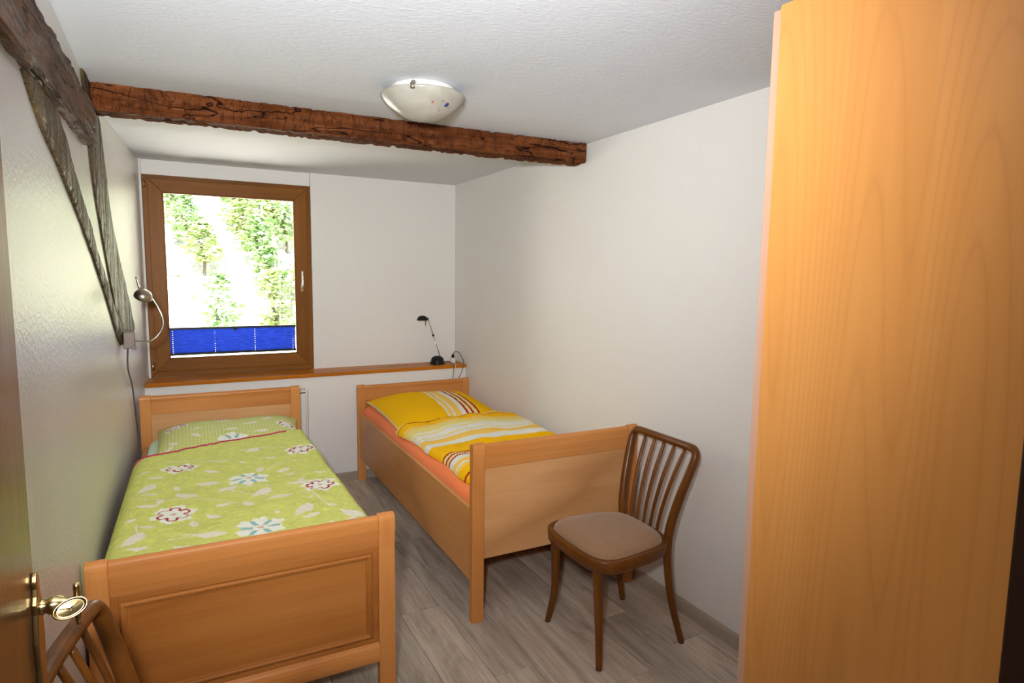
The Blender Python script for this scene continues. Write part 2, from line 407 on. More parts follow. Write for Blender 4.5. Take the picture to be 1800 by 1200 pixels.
# floor planks: .18 m wide, seams at .96 + .18 k
random.seed(3)
JO = {0: 2.461, 1: 1.905, 2: 2.9, 3: 1.675, 4: 2.046, -1: 1.62, -2: 2.95}
LEN = 1.285
def plank(x0, x1, y0, y1):
    g = .0006; cx, cy = (x0+x1)/2, (y0+y1)/2
    mb = Mb(); a, b = (x1-x0)/2-g, (y1-y0)/2-g; e = .0012
    mb.add([(-a, -b, -.011), (a, -b, -.011), (a, b, -.011), (-a, b, -.011),
            (-a, -b, -e), (a, -b, -e), (a, b, -e), (-a, b, -e),
            (-a+e, -b+e, 0), (a-e, -b+e, 0), (a-e, b-e, 0), (-a+e, b-e, 0)],
           [(0, 3, 2, 1)] + [(i, (i+1) % 4, 4+(i+1) % 4, 4+i) for i in range(4)] + [(4+i, 4+(i+1) % 4, 8+(i+1) % 4, 8+i) for i in range(4)] + [(8, 9, 10, 11)])
    mb.build('plank', M['plank'], fl, loc=(cx, cy, 0))
k = -6
while .78+.18*k < XR:
    x0 = max(.78+.18*k, -.27); x1 = min(.96+.18*k, XR)
    if x1-x0 > .01:
        j = JO.get(k, random.uniform(1.2, 2.4)); y = j
        while y > YF: y -= LEN
        while y < YW:
            a, b = max(y, YF), min(y+LEN, YW)
            if b-a > .01: plank(x0, x1, a, b)
            y += LEN
    k += 1

# ------------------------------------------------------------------ old timbers
def hewn(name, A, B, up, w, h, mat, seed=0, n=60, amp=.004, w2=None, h2=None, notch=0, label=None):
    """rough-hewn squared timber from A to B; w across, h along 'up'"""
    A, B, U = Vector(A), Vector(B), Vector(up); T = (B-A).normalized(); U = (U-U.dot(T)*T).normalized(); Wd = T.cross(U)
    w2 = w2 or w; h2 = h2 or h; L = (B-A).length; prof = []
    K = 8
    for s, (a, b) in enumerate([((-1, -1), (1, -1)), ((1, -1), (1, 1)), ((1, 1), (-1, 1)), ((-1, 1), (-1, -1))]):
        for i in range(K):
            t = i/K; t = .5 - .5*math.cos(t*math.pi)*.98
            prof.append((a[0]+(b[0]-a[0])*t, a[1]+(b[1]-a[1])*t))
    pn = len(prof); v = []
    for i in range(n+1):
        t = i/n; c = A + (B-A)*t; ww = (w+(w2-w)*t)/2; hh = (h+(h2-h)*t)/2
        for a, b in prof:
            p = c + Wd*a*ww + U*b*hh
            q = Vector((p.x*9+seed, p.y*9, p.z*9))
            d = noise.noise(q)*amp + noise.noise(q*3.1)*amp*.6
            if notch:   # axe marks across the face
                mk = noise.noise(Vector((t*L*30+seed+b*.5, b*1.6+a*.8, seed*2.0)))
                d -= max(0, abs(mk)-.16)*notch
            edge = (abs(a) > .97 and abs(b) > .97)
            r = (Wd*a*ww + U*b*hh).normalized()
            p = p + r*(d - (.006 + .006*noise.noise(q*1.7) if edge else 0))
            v.append(p)
    f = [(i*pn+j, i*pn+(j+1) % pn, (i+1)*pn+(j+1) % pn, (i+1)*pn+j) for i in range(n) for j in range(pn)]
    f += [tuple(range(pn))[::-1], tuple(n*pn+j for j in range(pn))]
    return obj(name, v, f, mat)
b = hewn('ceiling_beam', (-.275, 2.885, 2.128), (XR-.012, 2.815, 2.121), (0, 0, 1), .125, .105, M['beam'], 3, 320, .004, notch=.022)
tag(b, 'long reddish-brown hand-hewn beam running under the ceiling from the left wall to the right wall', 'beam')
b = hewn('wall_rail', (-.298, .2, 1.955), (-.298, 2.64, 1.975), (0, 0, 1), .10, .185, M['timber_wall'], 11, 90, .006, h2=.135, notch=.008)
tag(b, 'thick horizontal dark timber high on the left wall, above the slanting braces', 'timber')
def slab_timber(name, outline, label, mat, seed, depth=.0005):
    """timber let into the left wall, outline in (y, z); the face stands a little proud of the plaster"""
    n = len(outline); v = []; f = []
    # left and right edge lists interpolated
    half = n//2; Lp = [Vector((0, *p)) for p in outline[:half]]; Rp = [Vector((0, *p)) for p in outline[half:]][::-1]
    La = smooth_path(Lp, 8); Ra = smooth_path(Rp, 8); m = min(len(La), len(Ra)); K = 8
    for i in range(m):
        for k in range(K+1):
            p = La[i].lerp(Ra[i], k/K); q = Vector((seed, p.y*12, p.z*12))
            d = noise.noise(q)*.003 + noise.noise(q*3)*.002
            if k in (0, K): p = p + Vector((0, noise.noise(q*2)*.012, 0)); d -= .004
            v.append((lwx(p.y)+.012+d, p.y, p.z))
    base = len(v)
    for i in range(m):
        for k in (0, K):
            p = La[i].lerp(Ra[i], k/K); v.append((lwx(p.y)-depth, p.y, p.z))
    for i in range(m-1):
        for k in range(K):
            a = i*(K+1)+k; f.append((a, a+1, a+K+2, a+K+1))
        f.append((i*(K+1), (i+1)*(K+1), base+2*(i+1), base+2*i))
        f.append((i*(K+1)+K, base+2*i+1, base+2*(i+1)+1, (i+1)*(K+1)+K))
        f.append((base+2*i, base+2*(i+1), base+2*(i+1)+1, base+2*i+1))
    f.append(tuple(range(K+1)) + (base+1, base)); f.append(tuple((m-1)*(K+1)+k for k in range(K+1))[::-1] + (base+2*m-2, base+2*m-1))
    o = obj(name, v, f, mat); tag(o, label, 'timber'); return o
slab_timber('diagonal_brace', [(1.615, 1.885), (1.766, 1.81), (1.958, 1.752), (2.415, 1.616), (2.896, 1.435), (3.50, 1.12),
                               (3.60, 1.17), (3.105, 1.42), (2.637, 1.629), (2.295, 1.761), (2.148, 1.835), (2.03, 1.885)],
            'slanting dark brace on the left wall, the nearer one, starting under the horizontal timber', M['timber_brace'], 5)
slab_timber('leaning_post', [(2.66, 2.173), (2.74, 2.04), (2.76, 1.93), (2.85, 1.79), (3.02, 1.62), (3.60, 1.11),
                             (4.02, 1.16), (3.80, 1.37), (3.45, 1.68), (3.28, 1.90), (3.16, 2.08), (2.98, 2.173)],
            'leaning dark post on the left wall, running down from the ceiling beam towards the lamp', M['timber_brace'], 9)
# a dark post beside the wardrobe
mb = Mb(); mb.box(1.142, 1.30, .30, .452, 0, H)
tag(mb.build('dark_post', M['dark_post'], bevel=.004), 'dark brown wooden post just visible behind the right edge of the wardrobe', 'post')

# ------------------------------------------------------------------ window
def ring(x0, x1, z0, z1, w, y0, y1, n4=None, lip=0):
    """mitred rectangular frame; returns four prisms' data"""
    o = [(x0, z0), (x1, z0), (x1, z1), (x0, z1)]; i = [(x0+w, z0+w), (x1-w, z0+w), (x1-w, z1-w), (x0+w, z1-w)]
    out = []
    for k in range(4):
        a, b, c, d = o[k], o[(k+1) % 4], i[(k+1) % 4], i[k]
        mb = Mb(); mb.prism([a, b, c, d][::-1], 'Y', y0, y1); out.append(mb)
    return out
win = bpy.data.objects.new('window_1', None); COL.objects.link(win); win.location = (0, 0, 0); win['kind'] = 'structure'
win['label'] = 'brown wooden tilt window with blue pleated blind on its lower part'
FY = YB+.014
for nm, rg in (('outer_frame', ring(-.208, .809, LZ+.002, 2.083, .045, FY, FY+.07)), ('sash', ring(-.178, .779, .828, 2.056, .078, FY-.016, FY+.045)),
               ('glazing_bead', ring(-.102, .703, .904, 1.980, .010, FY-.006, FY+.02))):
    for k, mb in enumerate(rg):
        mb.build(nm, M['window_wood_x' if k % 2 == 0 else 'window_wood'], win, bevel=.003 if nm != 'glazing_bead' else .0015)
mb = Mb(); mb.box(-.095, .696, FY+.012, FY+.016, .912, 1.972); mb.build('pane', M['pane'], win)
# handle
mb = Mb(); mb.box(.728, .748, FY-.024, FY-.016, 1.345, 1.405)
ha = mb.build('window_handle', M['brass_dark'], win, bevel=.002)
mb = Mb(); mb.tube(smooth_path([(.738, FY-.024, 1.375), (.738, FY-.048, 1.377), (.738, FY-.052, 1.40), (.738, FY-.046, 1.49)]), [.007]*25, 10); mb.build('lever', M['steel'], ha, smooth=True)
for z in (.86, 2.02):
    mb = Mb(); mb.lathe([(0, -.02), (.007, -.02), (.008, 0), (.007, .03), (0, .03)], 10, (-.196, FY-.012, z)); mb.build('hinge', M['brass_dark'], win, smooth=True)
# pleated blind
bl = empty('pleated_blind', 'royal blue pleated blind covering the lower part of the window pane', 'blind', (.294, FY-.004, .93))
cx, cy, cz = .294, FY-.004, .93
z0, z1, NP = .944, 1.100, 12
cols = [-.386]
for hx in (-.371, -.123, .125, .372): cols += [hx-.0022, hx+.0022]
cols += [.389]; fine = []
for a, c in zip(cols, cols[1:]):
    m = max(1, int((c-a)/.02)); fine += [a+(c-a)*i/m for i in range(m)]
fine.append(cols[-1]); hs = [round(c, 5) for c in cols[1:-1:2]]
rows = []
for i in range(NP*2):
    za = z0+(z1-z0)*i/(NP*2); zb = z0+(z1-z0)*(i+1)/(NP*2)
    ya, yb = (0, -.011) if i % 2 == 0 else (-.011, 0)
    for t in (0, .35, .65): rows.append((ya+(yb-ya)*t, za+(zb-za)*t))
rows.append((0, z1)); v = []; f = []
for y, z in rows:
    for x in fine: v.append((x, y-.012+noise.noise(Vector((x*14, z*30, 0)))*.0012, z-cz))
nf = len(fine)
for r in range(len(rows)-1):
    for c in range(nf-1):
        if r % 3 == 1 and (r//3) % 2 == 0 and any(abs(fine[c]-h) < 1e-4 for h in hs): continue
        f.append((r*nf+c, r*nf+c+1, (r+1)*nf+c+1, (r+1)*nf+c))
obj('pleated_cloth', v, f, M['blind'], bl)
mb = Mb(); mb.box(-.389, .392, -.026, -.004, 1.099-cz, 1.112-cz); mb.build('top_rail', M['black'], bl, bevel=.002)
mb = Mb(); mb.box(-.389, .392, -.026, -.004, .930-cz, .945-cz); mb.build('bottom_rail', M['black'], bl, bevel=.002)
mb = Mb(); mb.box(-.012, .012, -.034, -.026, 1.088-cz, 1.102-cz); mb.build('pull_tab', M['black'], bl, bevel=.002)
for hx in (-.371, .372):
    mb = Mb(); mb.tube([(hx, -.006, -.02), (hx, -.006, 1.04)], .0006, 6); mb.build('tension_cord', M['black'], bl)

# ------------------------------------------------------------------ vineyard slope outside
def hz(x, y): return (y-7.2)*.78-1.4 + .25*noise.noise(Vector((x*.7, y*.7, 0)))
v = []; f = []; nx, ny = 60, 70
for j in range(ny+1):
    for i in range(nx+1):
        x = -14+30*i/nx; y = 5.6+24*j/ny; v.append((x, y, hz(x, y)+.06*noise.noise(Vector((x*3, y*3, 2)))))
f = [(j*(nx+1)+i, j*(nx+1)+i+1, (j+1)*(nx+1)+i+1, (j+1)*(nx+1)+i) for j in range(ny) for i in range(nx)]
struct(obj('terrain', v, f, M['soil'], smooth=True), 'sunlit dry hillside outside the window')
random.seed(12)
def vine(x, y, h, seed, label, mat):
    rnd = random.Random(seed); z = hz(x, y)
    r = empty('grapevine', label, 'vine', (x, y, z), 0, 'grapevines on the slope outside')
    mb = Mb(); mb.tube(smooth_path([(0, 0, -.15), (.03, .02, .25), (-.03, 0, .55), (.02, 0, h*.7)], 5), .022, 7); mb.build('trunk', M['bark'], r, smooth=True)
    mb = Mb(); mb.tube([(.08, .05, -.1), (.09, .06, h+.25)], .014, 8); mb.build('stake', M['stake'], r, smooth=True)
    mb = Mb()
    for i in range(420):
        t = rnd.random(); zz = .22 + t*(h-.15); sp = (.13+.16*math.sin(t*3.1+.3)); a = rnd.uniform(0, 6.28); q = rnd.random()**.6
        c = Vector((math.cos(a)*sp*q*1.05+.1*noise.noise(Vector((t*4, seed, 0))), math.sin(a)*sp*q, zz))
        s = rnd.uniform(.028, .055); e = Matrix.Rotation(rnd.uniform(0, 6.28), 3, 'Z') @ Matrix.Rotation(rnd.uniform(-1, 1), 3, 'X')
        pts = [(0, -1, 0), (.8, -.55, .1), (.95, .25, -.1), (.35, .45, .05), (0, 1, -.1), (-.35, .45, .05), (-.95, .25, -.1), (-.8, -.55, .1)]
        mb.add([c + e @ Vector(p)*s for p in pts], [(0, 1, 2, 3, 4, 5, 6, 7)])
    o = mb.build('foliage', mat, r); o['kind'] = 'stuff'
k = 0
ROWS = [('leftmost row', -1.7, 12.9, -.9, 9.3), ('second row from the left', -.28, 12.9, .47, 9.6), ('third row from the left', .72, 12.9, 1.22, 9.7),
        ('fourth row from the left', 1.32, 12.9, 1.72, 9.5), ('fifth row from the left', 2.3, 12.9, 2.6, 9.4), ('sixth row from the left', 3.2, 12.9, 3.5, 9.2), ('rightmost row', 4.3, 12.9, 4.6, 9.0)]
PL = ['highest', 'second from the top', 'third from the top', 'middle', 'third from the bottom', 'second from the bottom', 'lowest']
for rn, xa, ya, xb, yb in ROWS:
    for j in range(7):
        t = j/6; k += 1
        if k % 13 == 0: continue
        vine(xa+(xb-xa)*t+random.uniform(-.07, .07), ya+(yb-ya)*t, random.uniform(.75, 1.05), k, 'green grapevine outside, %s in the %s' % (PL[j], rn), M['leaf' if k % 3 else 'leaf2'])
for j in range(9):
    x, y = random.uniform(-.6, 2.2), random.uniform(9.6, 13.5); s = random.uniform(.05, .13); z = hz(x, y)
    bm = bmesh.new(); bmesh.ops.create_icosphere(bm, subdivisions=2, radius=s)
    for vv in bm.verts: vv.co *= 1+.35*noise.noise(vv.co*9+Vector((j, 0, 0))); vv.co.z *= .55
    me = bpy.data.meshes.new('stone'); bm.to_mesh(me); bm.free(); me.materials.append(M['stone'])
    o = bpy.data.objects.new('stone', me); COL.objects.link(o); o.location = (x, y, z+s*.2)
    tag(o, 'loose pale slate stone on the sunlit slope between the vines', 'stone', 'stones on the slope outside')

# ------------------------------------------------------------------ radiator behind the left bed
rd = empty('radiator', 'white panel radiator behind the left bed, under the window', 'radiator', (.2, 4.27, .12))
rx0, rx1, rz0, rz1 = -.62/2-.13, .503, 0.06, .578
mb = Mb(); mb.box(rx0, rx1-.012, -.045, -.037, rz0, rz1-.02)
for i in range(22):
    x = rx0+.03+i*.042
    if x < rx1-.04: mb.prism([(x, -.0445), (x+.004, -.052), (x+.024, -.052), (x+.028, -.0445)][::-1], 'Z', rz0+.03, rz1-.05)
mb.build('front_panel', M['white_paint'], rd, bevel=.001)
mb = Mb(); mb.box(rx0, rx1-.012, .030, .038, rz0, rz1-.02); mb.build('rear_panel', M['white_paint'], rd)
mb = Mb(); mb.box(rx1-.012, rx1, -.05, .042, rz0, rz1); mb.build('side_cover', M['white_paint'], rd, bevel=.003)
mb = Mb(); mb.box(rx0, rx1-.012, -.05, -.034, rz1-.012, rz1); mb.box(rx0, rx1-.012, .026, .042, rz1-.012, rz1)
for i in range(38):
    x = rx0+i*.0245
    if x < rx1-.02: mb.box(x, x+.010, -.034, .026, rz1-.010, rz1-.003)
mb.build('top_grille', M['white_paint'], rd)
mb = Mb(); mb.box(rx0, rx1-.014, -.034, .026, rz1-.03, rz1-.014); mb.build('slot_shade_box', M['slot_shade'], rd)  # dark box added below the grille, painted as the shade in its slots
mb = Mb()
for yy in (-.034, .024): mb.box(rx1, rx1+.0025, yy, yy+.006, rz0+.01, rz1-.01)
mb.build('cover_rib', M['white_paint'], rd)
for xx in (-.3, .3):
    mb = Mb(); mb.box(xx, xx+.03, .038, .066, .2, .4); mb.build('wall_bracket', M['white_paint'], rd)

# ------------------------------------------------------------------ beds
BW, BL = .857, 2.06
def post_profile(h, d=.034):
    """side view (v, z): straight post whose head rolls outwards (towards -v)"""
    P = [(0, 0), (d, 0), (d, h-.10), (d+.001, h-.03)]
    for i in range(9):
        a = math.pi*i/8; P.append((d/2-.001+.021*math.cos(a), h-.021+.021*math.sin(a)))
    P += [(-.006, h-.045), (-.003, h-.085), (0, h-.12)]
    return P
def rail_profile(h):
    P = [(.008, h-.112), (.026, h-.112), (.027, h-.04)]
    for i in range(9):
        a = math.pi*i/8; P.append((.016+.015*math.cos(a), h-.022+.017*math.sin(a)))
    P += [(-.001, h-.05), (.003, h-.085)]
    return P
def end_board(bed, h, v0, flip, plain_panel, zlo):
    s = -1 if flip else 1
    T = lambda P: [(v0+s*a, z) for a, z in (P if not flip else P)]
    pw = .055; pp = post_profile(h)
    for u0 in (0, BW-pw):
        poly = T(pp); poly = poly if not flip else poly[::-1]
        mb = Mb(); mb.prism(poly, 'X', u0, u0+pw); mb.build('post', M['beech_post'], bed, bevel=.003)
    poly = T(rail_profile(h)); poly = poly if not flip else poly[::-1]
    mb = Mb(); mb.prism(poly, 'X', pw-.001, BW-pw+.001); mb.build('top_rail', M['beech'], bed, bevel=.002)
    def bx(mb, u0, u1, a, b, z0, z1):
        y0, y1 = sorted((v0+s*a, v0+s*b)); mb.box(u0, u1, y0, y1, z0, z1)
    mb = Mb(); bx(mb, pw-.001, BW-pw+.001, .012, .024, zlo, h-.108)
    pn = mb.build('panel', M['beech_pale'] if plain_panel else M['beech_panel'], bed, bevel=.001)
    if not plain_panel:
        # bottom rail with a rounded nose, flat stiles and a raised mitred moulding
        P = [(.026, .175), (.026, .245), (.012, .250)] + [(.008-.013*math.sin(math.pi*i/8), .212+.034*math.cos(math.pi*i/8)) for i in range(9)] + [(.012, .175)]
        poly = T(P); poly = poly if flip else poly[::-1]
        mb = Mb(); mb.prism(poly, 'X', pw-.001, BW-pw+.001); mb.build('bottom_rail', M['beech'], bed, bevel=.002)
        mo, mi = (pw+.004, BW-pw-.004, .253, h-.116), .012
        x0, x1, z0, z1 = pw+.022, BW-pw-.022, .270, h-.132
        prof = [(0, .012), (0, .006), (.003, .003), (.008, .0025), (.011, .006), (.015, .007), (.017, .011), (.020, .012)]
        cor = [(x0, z0, 1, 1), (x1, z0, -1, 1), (x1, z1, -1, -1), (x0, z1, 1, -1)]
        v = []; f = []
        for (x, z, sx, sz) in cor:
            for o_, a in prof: v.append((x+sx*o_, v0+s*a, z+sz*o_))
        n = len(prof)
        for k in range(4):
            for i in range(n-1): f.append((k*n+i, k*n+i+1, ((k+1) % 4)*n+i+1, ((k+1) % 4)*n+i))
        obj('panel_moulding', v, f, M['beech_panel'], bed)
        ms = Mb()
        for (xa, xb, za, zb) in ((pw, x0-.004, .25, h-.112), (x1+.004, BW-pw, .25, h-.112), (x0-.004, x1+.004, z1+.004, h-.112), (x0-.004, x1+.004, .25, z0-.004)):
            bx(ms, xa, xb, .0085, .0125, za, zb)
        ms.build('panel_border', M['beech_panel'], bed, bevel=.001)
def make_bed(label, loc, rz, front_high):
    bed = empty('bed', label, 'bed', loc, rz)
    hi, lo = .783, .694
    end_board(bed, hi if front_high else lo, 0, False, front_high, .275 if front_high else .24)
    end_board(bed, lo if front_high else hi, BL, True, not front_high, .24 if front_high else .275)
    for u in (.012, BW-.012-.022):
        mb = Mb(); mb.box(u, u+.022, .034, BL-.034, .168, .492); mb.build('side_rail', M['beech_rail'], bed, bevel=.003)
    for i in range(12):
        y = .12+i*.165
        mb = Mb(); mb.box(.034, BW-.034, y, y+.07, .285, .300); mb.build('slat', M['beech_pale'], bed)
    for u in (.034, BW-.054):
        mb = Mb(); mb.box(u, u+.02, .034, BL-.034, .262, .285); mb.build('slat_support', M['beech_rail'], bed)
    return bed
RB = (1.0268, 2.2583, -.0124); LB = (-.2686, 1.9261, -.0111)
make_bed('beech bed along the right wall with plain tall footboard and orange and yellow bedding', (RB[0], RB[1], 0), RB[2], True)
make_bed('beech bed along the left wall with green floral bedding and framed low footboard', (LB[0], LB[1], 0), LB[2], False)
def bedpt(b, u, v, z): 
    c, s = math.cos(b[2]), math.sin(b[2]); return Vector((b[0]+u*c-v*s, b[1]+u*s+v*c, z))

def rounded_slab(x0, x1, y0, y1, z0, z1, r=.05, nx=50, ny=90, amp=.002, seed=0, wrinkle=0):
    """soft mattress: grid top wrapped down its sides, closed underneath"""
    v = []; f = []
    def prof(t, a, b):   # t in 0..1 from bottom edge across to bottom edge
        pass
    X = [0]*0
    def axis(a, b, n): return [a + (b-a)*(.5-.5*math.cos(math.pi*i/n)) for i in range(n+1)]
    xs, ys = axis(x0, x1, nx), axis(y0, y1, ny)
    def sup(x, a, b): 
        d = min(x-a, b-x); return 0 if d >= r else (r-d)
    top = []
    for y in ys:
        for x in xs:
            dx, dy = sup(x, x0, x1), sup(y, y0, y1); d = min(r, math.hypot(dx, dy)); z = z1-r+math.sqrt(max(0, r*r-d*d))
            q = Vector((x*5+seed, y*5, 0))
            z += amp*noise.noise(q*2)
            if wrinkle: z -= wrinkle*max(0, noise.noise(Vector((x*22+seed, y*3.5+x*6, 1)))-.15)
            top.append((x, y, z))
    n0 = len(top); nxx = nx+1
    v = top + [(x, y, z0) for (x, y, z) in top]
    for j in range(ny):
        for i in range(nx):
            a = j*nxx+i; f.append((a, a+1, a+nxx+1, a+nxx)); f.append((n0+a, n0+a+nxx, n0+a+nxx+1, n0+a+1))
    for i in range(nx):
        f.append((i, n0+i, n0+i+1, i+1)); a = ny*nxx+i; f.append((a, a+1, n0+a+1, n0+a))
    for j in range(ny):
        a = j*nxx; f.append((a, a+nxx, n0+a+nxx, n0+a)); a += nx; f.append((a, n0+a, n0+a+nxx, a+nxx))
    return v, f
def mattress(b, mat, label, wrinkle, ztop):
    v, f = rounded_slab(.036, BW-.036, .036, BL-.036, .3005, ztop, seed=b[0]*9, wrinkle=wrinkle)
    o = obj('mattress', v, f, mat, smooth=True); o.location = (b[0], b[1], 0); o.rotation_euler = (0, 0, b[2]); tag(o, label, 'mattress')
mattress(LB, M['mint'], 'mattress in a pale mint sheet on the left bed, showing beside the pillow', .0, .535)
mattress(RB, M['orange'], 'mattress in an orange fitted sheet on the right bed', .02, .548)

def cloth_obj(name, P, Q, colors, mat, parent=None):
    """P: grid (ny, nx, 3) of the top, Q: the underside"""
    ny, nx, _ = P.shape; n = nx*ny
    V = np.concatenate([P.reshape(-1, 3), Q.reshape(-1, 3)])
    idx = np.arange(n).reshape(ny, nx)
    a, b_, c, d = idx[:-1, :-1].ravel(), idx[:-1, 1:].ravel(), idx[1:, 1:].ravel(), idx[1:, :-1].ravel()
    F = [np.stack([a, b_, c, d], 1), np.stack([n+a, n+d, n+c, n+b_], 1)]
    for e, rev in ((idx[0], 0), (idx[-1], 1), (idx[:, 0], 1), (idx[:, -1], 0)):
        p, q = e[:-1], e[1:]; s = np.stack([p, n+p, n+q, q], 1); F.append(s[:, ::-1] if rev else s)
    F = np.concatenate(F).astype(np.int32)
    me = bpy.data.meshes.new(name); me.vertices.add(len(V)); me.vertices.foreach_set('co', V.astype(np.float32).ravel())
    me.loops.add(F.size); me.loops.foreach_set('vertex_index', F.ravel()); me.polygons.add(len(F))
    me.polygons.foreach_set('loop_start', np.arange(0, F.size, 4, dtype=np.int32)); me.polygons.foreach_set('loop_total', np.full(len(F), 4, dtype=np.int32))
    me.update(calc_edges=True); me.validate()
    me.polygons.foreach_set('use_smooth', [True]*len(me.polygons))
    ca = me.color_attributes.new('Col', 'FLOAT_COLOR', 'POINT')
    C = np.ones((len(V), 4), np.float32); cc = colors.reshape(-1, 3); C[:n, :3] = cc; C[n:, :3] = cc
    ca.data.foreach_set('color', C.ravel())
    me.materials.append(mat); o = bpy.data.objects.new(name, me); COL.objects.link(o)
    if parent: o.parent = parent
    return o
def vnoise(X, Y, s, seed=0):
    """cheap smooth value noise on arrays"""
    r = np.random.RandomState(seed); G = r.rand(64, 64)
    x, y = X*s, Y*s; xi, yi = np.floor(x).astype(int), np.floor(y).astype(int); fx, fy = x-xi, y-yi
    fx, fy = fx*fx*(3-2*fx), fy*fy*(3-2*fy)
    g = lambda i, j: G[i % 64, j % 64]
    return (g(xi, yi)*(1-fx)+g(xi+1, yi)*fx)*(1-fy)+(g(xi, yi+1)*(1-fx)+g(xi+1, yi+1)*fx)*fy-.5

GREEN = np.array(srgb(212, 218, 120)); LIGHT = np.array(srgb(234, 230, 214)); WHITE = np.array(srgb(240, 242, 232))
RED = np.array(srgb(170, 28, 40)); BLUE = np.array(srgb(150, 195, 195)); PINK = np.array(srgb(222, 190, 165))
def stamp_leaf(C, X, Y, x0, y0, x1, y1, col, fat=.22):
    dx, dy = x1-x0, y1-y0; L = math.hypot(dx, dy); t = ((X-x0)*dx+(Y-y0)*dy)/(L*L); w = (-(X-x0)*dy+(Y-y0)*dx)/L
    half = fat*L*np.sin(np.clip(t, 0, 1)*math.pi)**.8*(.35+.65*t)
    m = (t > 0) & (t < 1) & (np.abs(w+.08*L*np.sin(t*3)) < half); C[m] = col
def stamp_flower(C, X, Y, x, y, r, kind, rot=0):
    a = np.arctan2(Y-y, X-x)+rot; d = np.hypot(X-x, Y-y)
    pet = .62+.38*np.abs(np.cos(a*3))**.7+.06*np.cos(a*13)
    C[d < r*pet*1.0] = WHITE
    if kind == 'red':
        w = .12*r
        for i in range(6):
            b = i*math.pi/3+.2-rot; cx_, cy_ = x+.50*r*math.cos(b), y+.50*r*math.sin(b)
            dd = np.hypot(X-cx_, Y-cy_); ang = (np.arctan2(Y-cy_, X-cx_)-b+math.pi) % (2*math.pi)-math.pi
            m = (np.abs(dd-.20*r) < .055*r) & (np.abs(ang) < 2.2); C[m] = RED if i % 3 != 2 else RED*.6+WHITE*.4
        C[d < .13*r] = PINK
    else:
        for i in range(6):
            b = i*math.pi/3+.5-rot; cx_, cy_ = x+.52*r*math.cos(b), y+.52*r*math.sin(b)
            dx, dy = math.cos(b), math.sin(b); t = (X-cx_)*dx+(Y-cy_)*dy; w = -(X-cx_)*dy+(Y-cy_)*dx
            C[(np.abs(t) < .22*r) & (np.abs(w) < .10*r)] = BLUE
        C[d < .14*r] = PINK
def stamp_line(C, X, Y, pts, w, col):
    P = smooth_path([(a, b, 0) for a, b in pts], 6)
    for p, q in zip(P, P[1:]):
        dx, dy = q.x-p.x, q.y-p.y; L2 = dx*dx+dy*dy+1e-12
        t = np.clip(((X-p.x)*dx+(Y-p.y)*dy)/L2, 0, 1); m = np.hypot(X-p.x-t*dx, Y-p.y-t*dy) < w; C[m] = col
LEAVES = [(-0.197, 2.812, -0.148, 2.892), (-0.18, 2.781, -0.129, 2.785), (-0.055, 2.743, 0.009, 2.657), (0.015, 2.836, 0.096, 2.809), (0.052, 2.999, 0.099, 2.949), (0.096, 3.121, 0.151, 3.11), (0.234, 3.212, 0.293, 3.286), (0.295, 3.103, 0.361, 3.103), (0.2, 3.071, 0.22, 3.041), (0.335, 2.863, 0.39, 2.907), (0.36, 2.824, 0.403, 2.816), (0.289, 2.941, 0.265, 2.883), (0.361, 2.681, 0.446, 2.677), (0.211, 2.569, 0.272, 2.652), (0.084, 2.686, 0.154, 2.721), (0.262, 2.512, 0.352, 2.544), (0.074, 2.512, 0.122, 2.518), (0.178, 2.522, 0.2, 2.46), (0.043, 2.451, 0.084, 2.403), (-0.003, 2.41, 0.007, 2.353), (0.328, 2.283, 0.385, 2.38), (0.351, 2.253, 0.407, 2.272), (0.267, 2.369, 0.282, 2.342), (0.461, 2.352, 0.481, 2.323), (0.494, 2.267, 0.549, 2.174), (0.431, 2.178, 0.443, 2.146), (0.458, 2.131, 0.515, 2.164), (0.373, 2.122, 0.438, 2.123), (-0.0, 2.259, 0.089, 2.238), (-0.077, 2.266, -0.059, 2.249), (-0.059, 2.183, 0.008, 2.136), (0.084, 2.141, 0.144, 2.164), (-0.214, 2.26, -0.163, 2.347), (-0.191, 2.235, -0.138, 2.23), (-0.216, 2.463, -0.187, 2.491), (-0.169, 2.406, -0.122, 2.391), (-0.186, 2.62, -0.123, 2.599), (-0.2, 3.046, -0.172, 3.067), (-0.168, 2.974, -0.112, 2.96), (-0.121, 2.607, -0.114, 2.664), (0.488, 2.789, 0.527, 2.756), (0.404, 2.453, 0.421, 2.477), (-0.128, 2.122, -0.115, 2.129), (-0.187, 2.119, -0.144, 2.104), (0.145, 2.679, 0.147, 2.644), (0.434, 2.734, 0.409, 2.695), (-0.062, 2.838, -0.049, 2.796)]

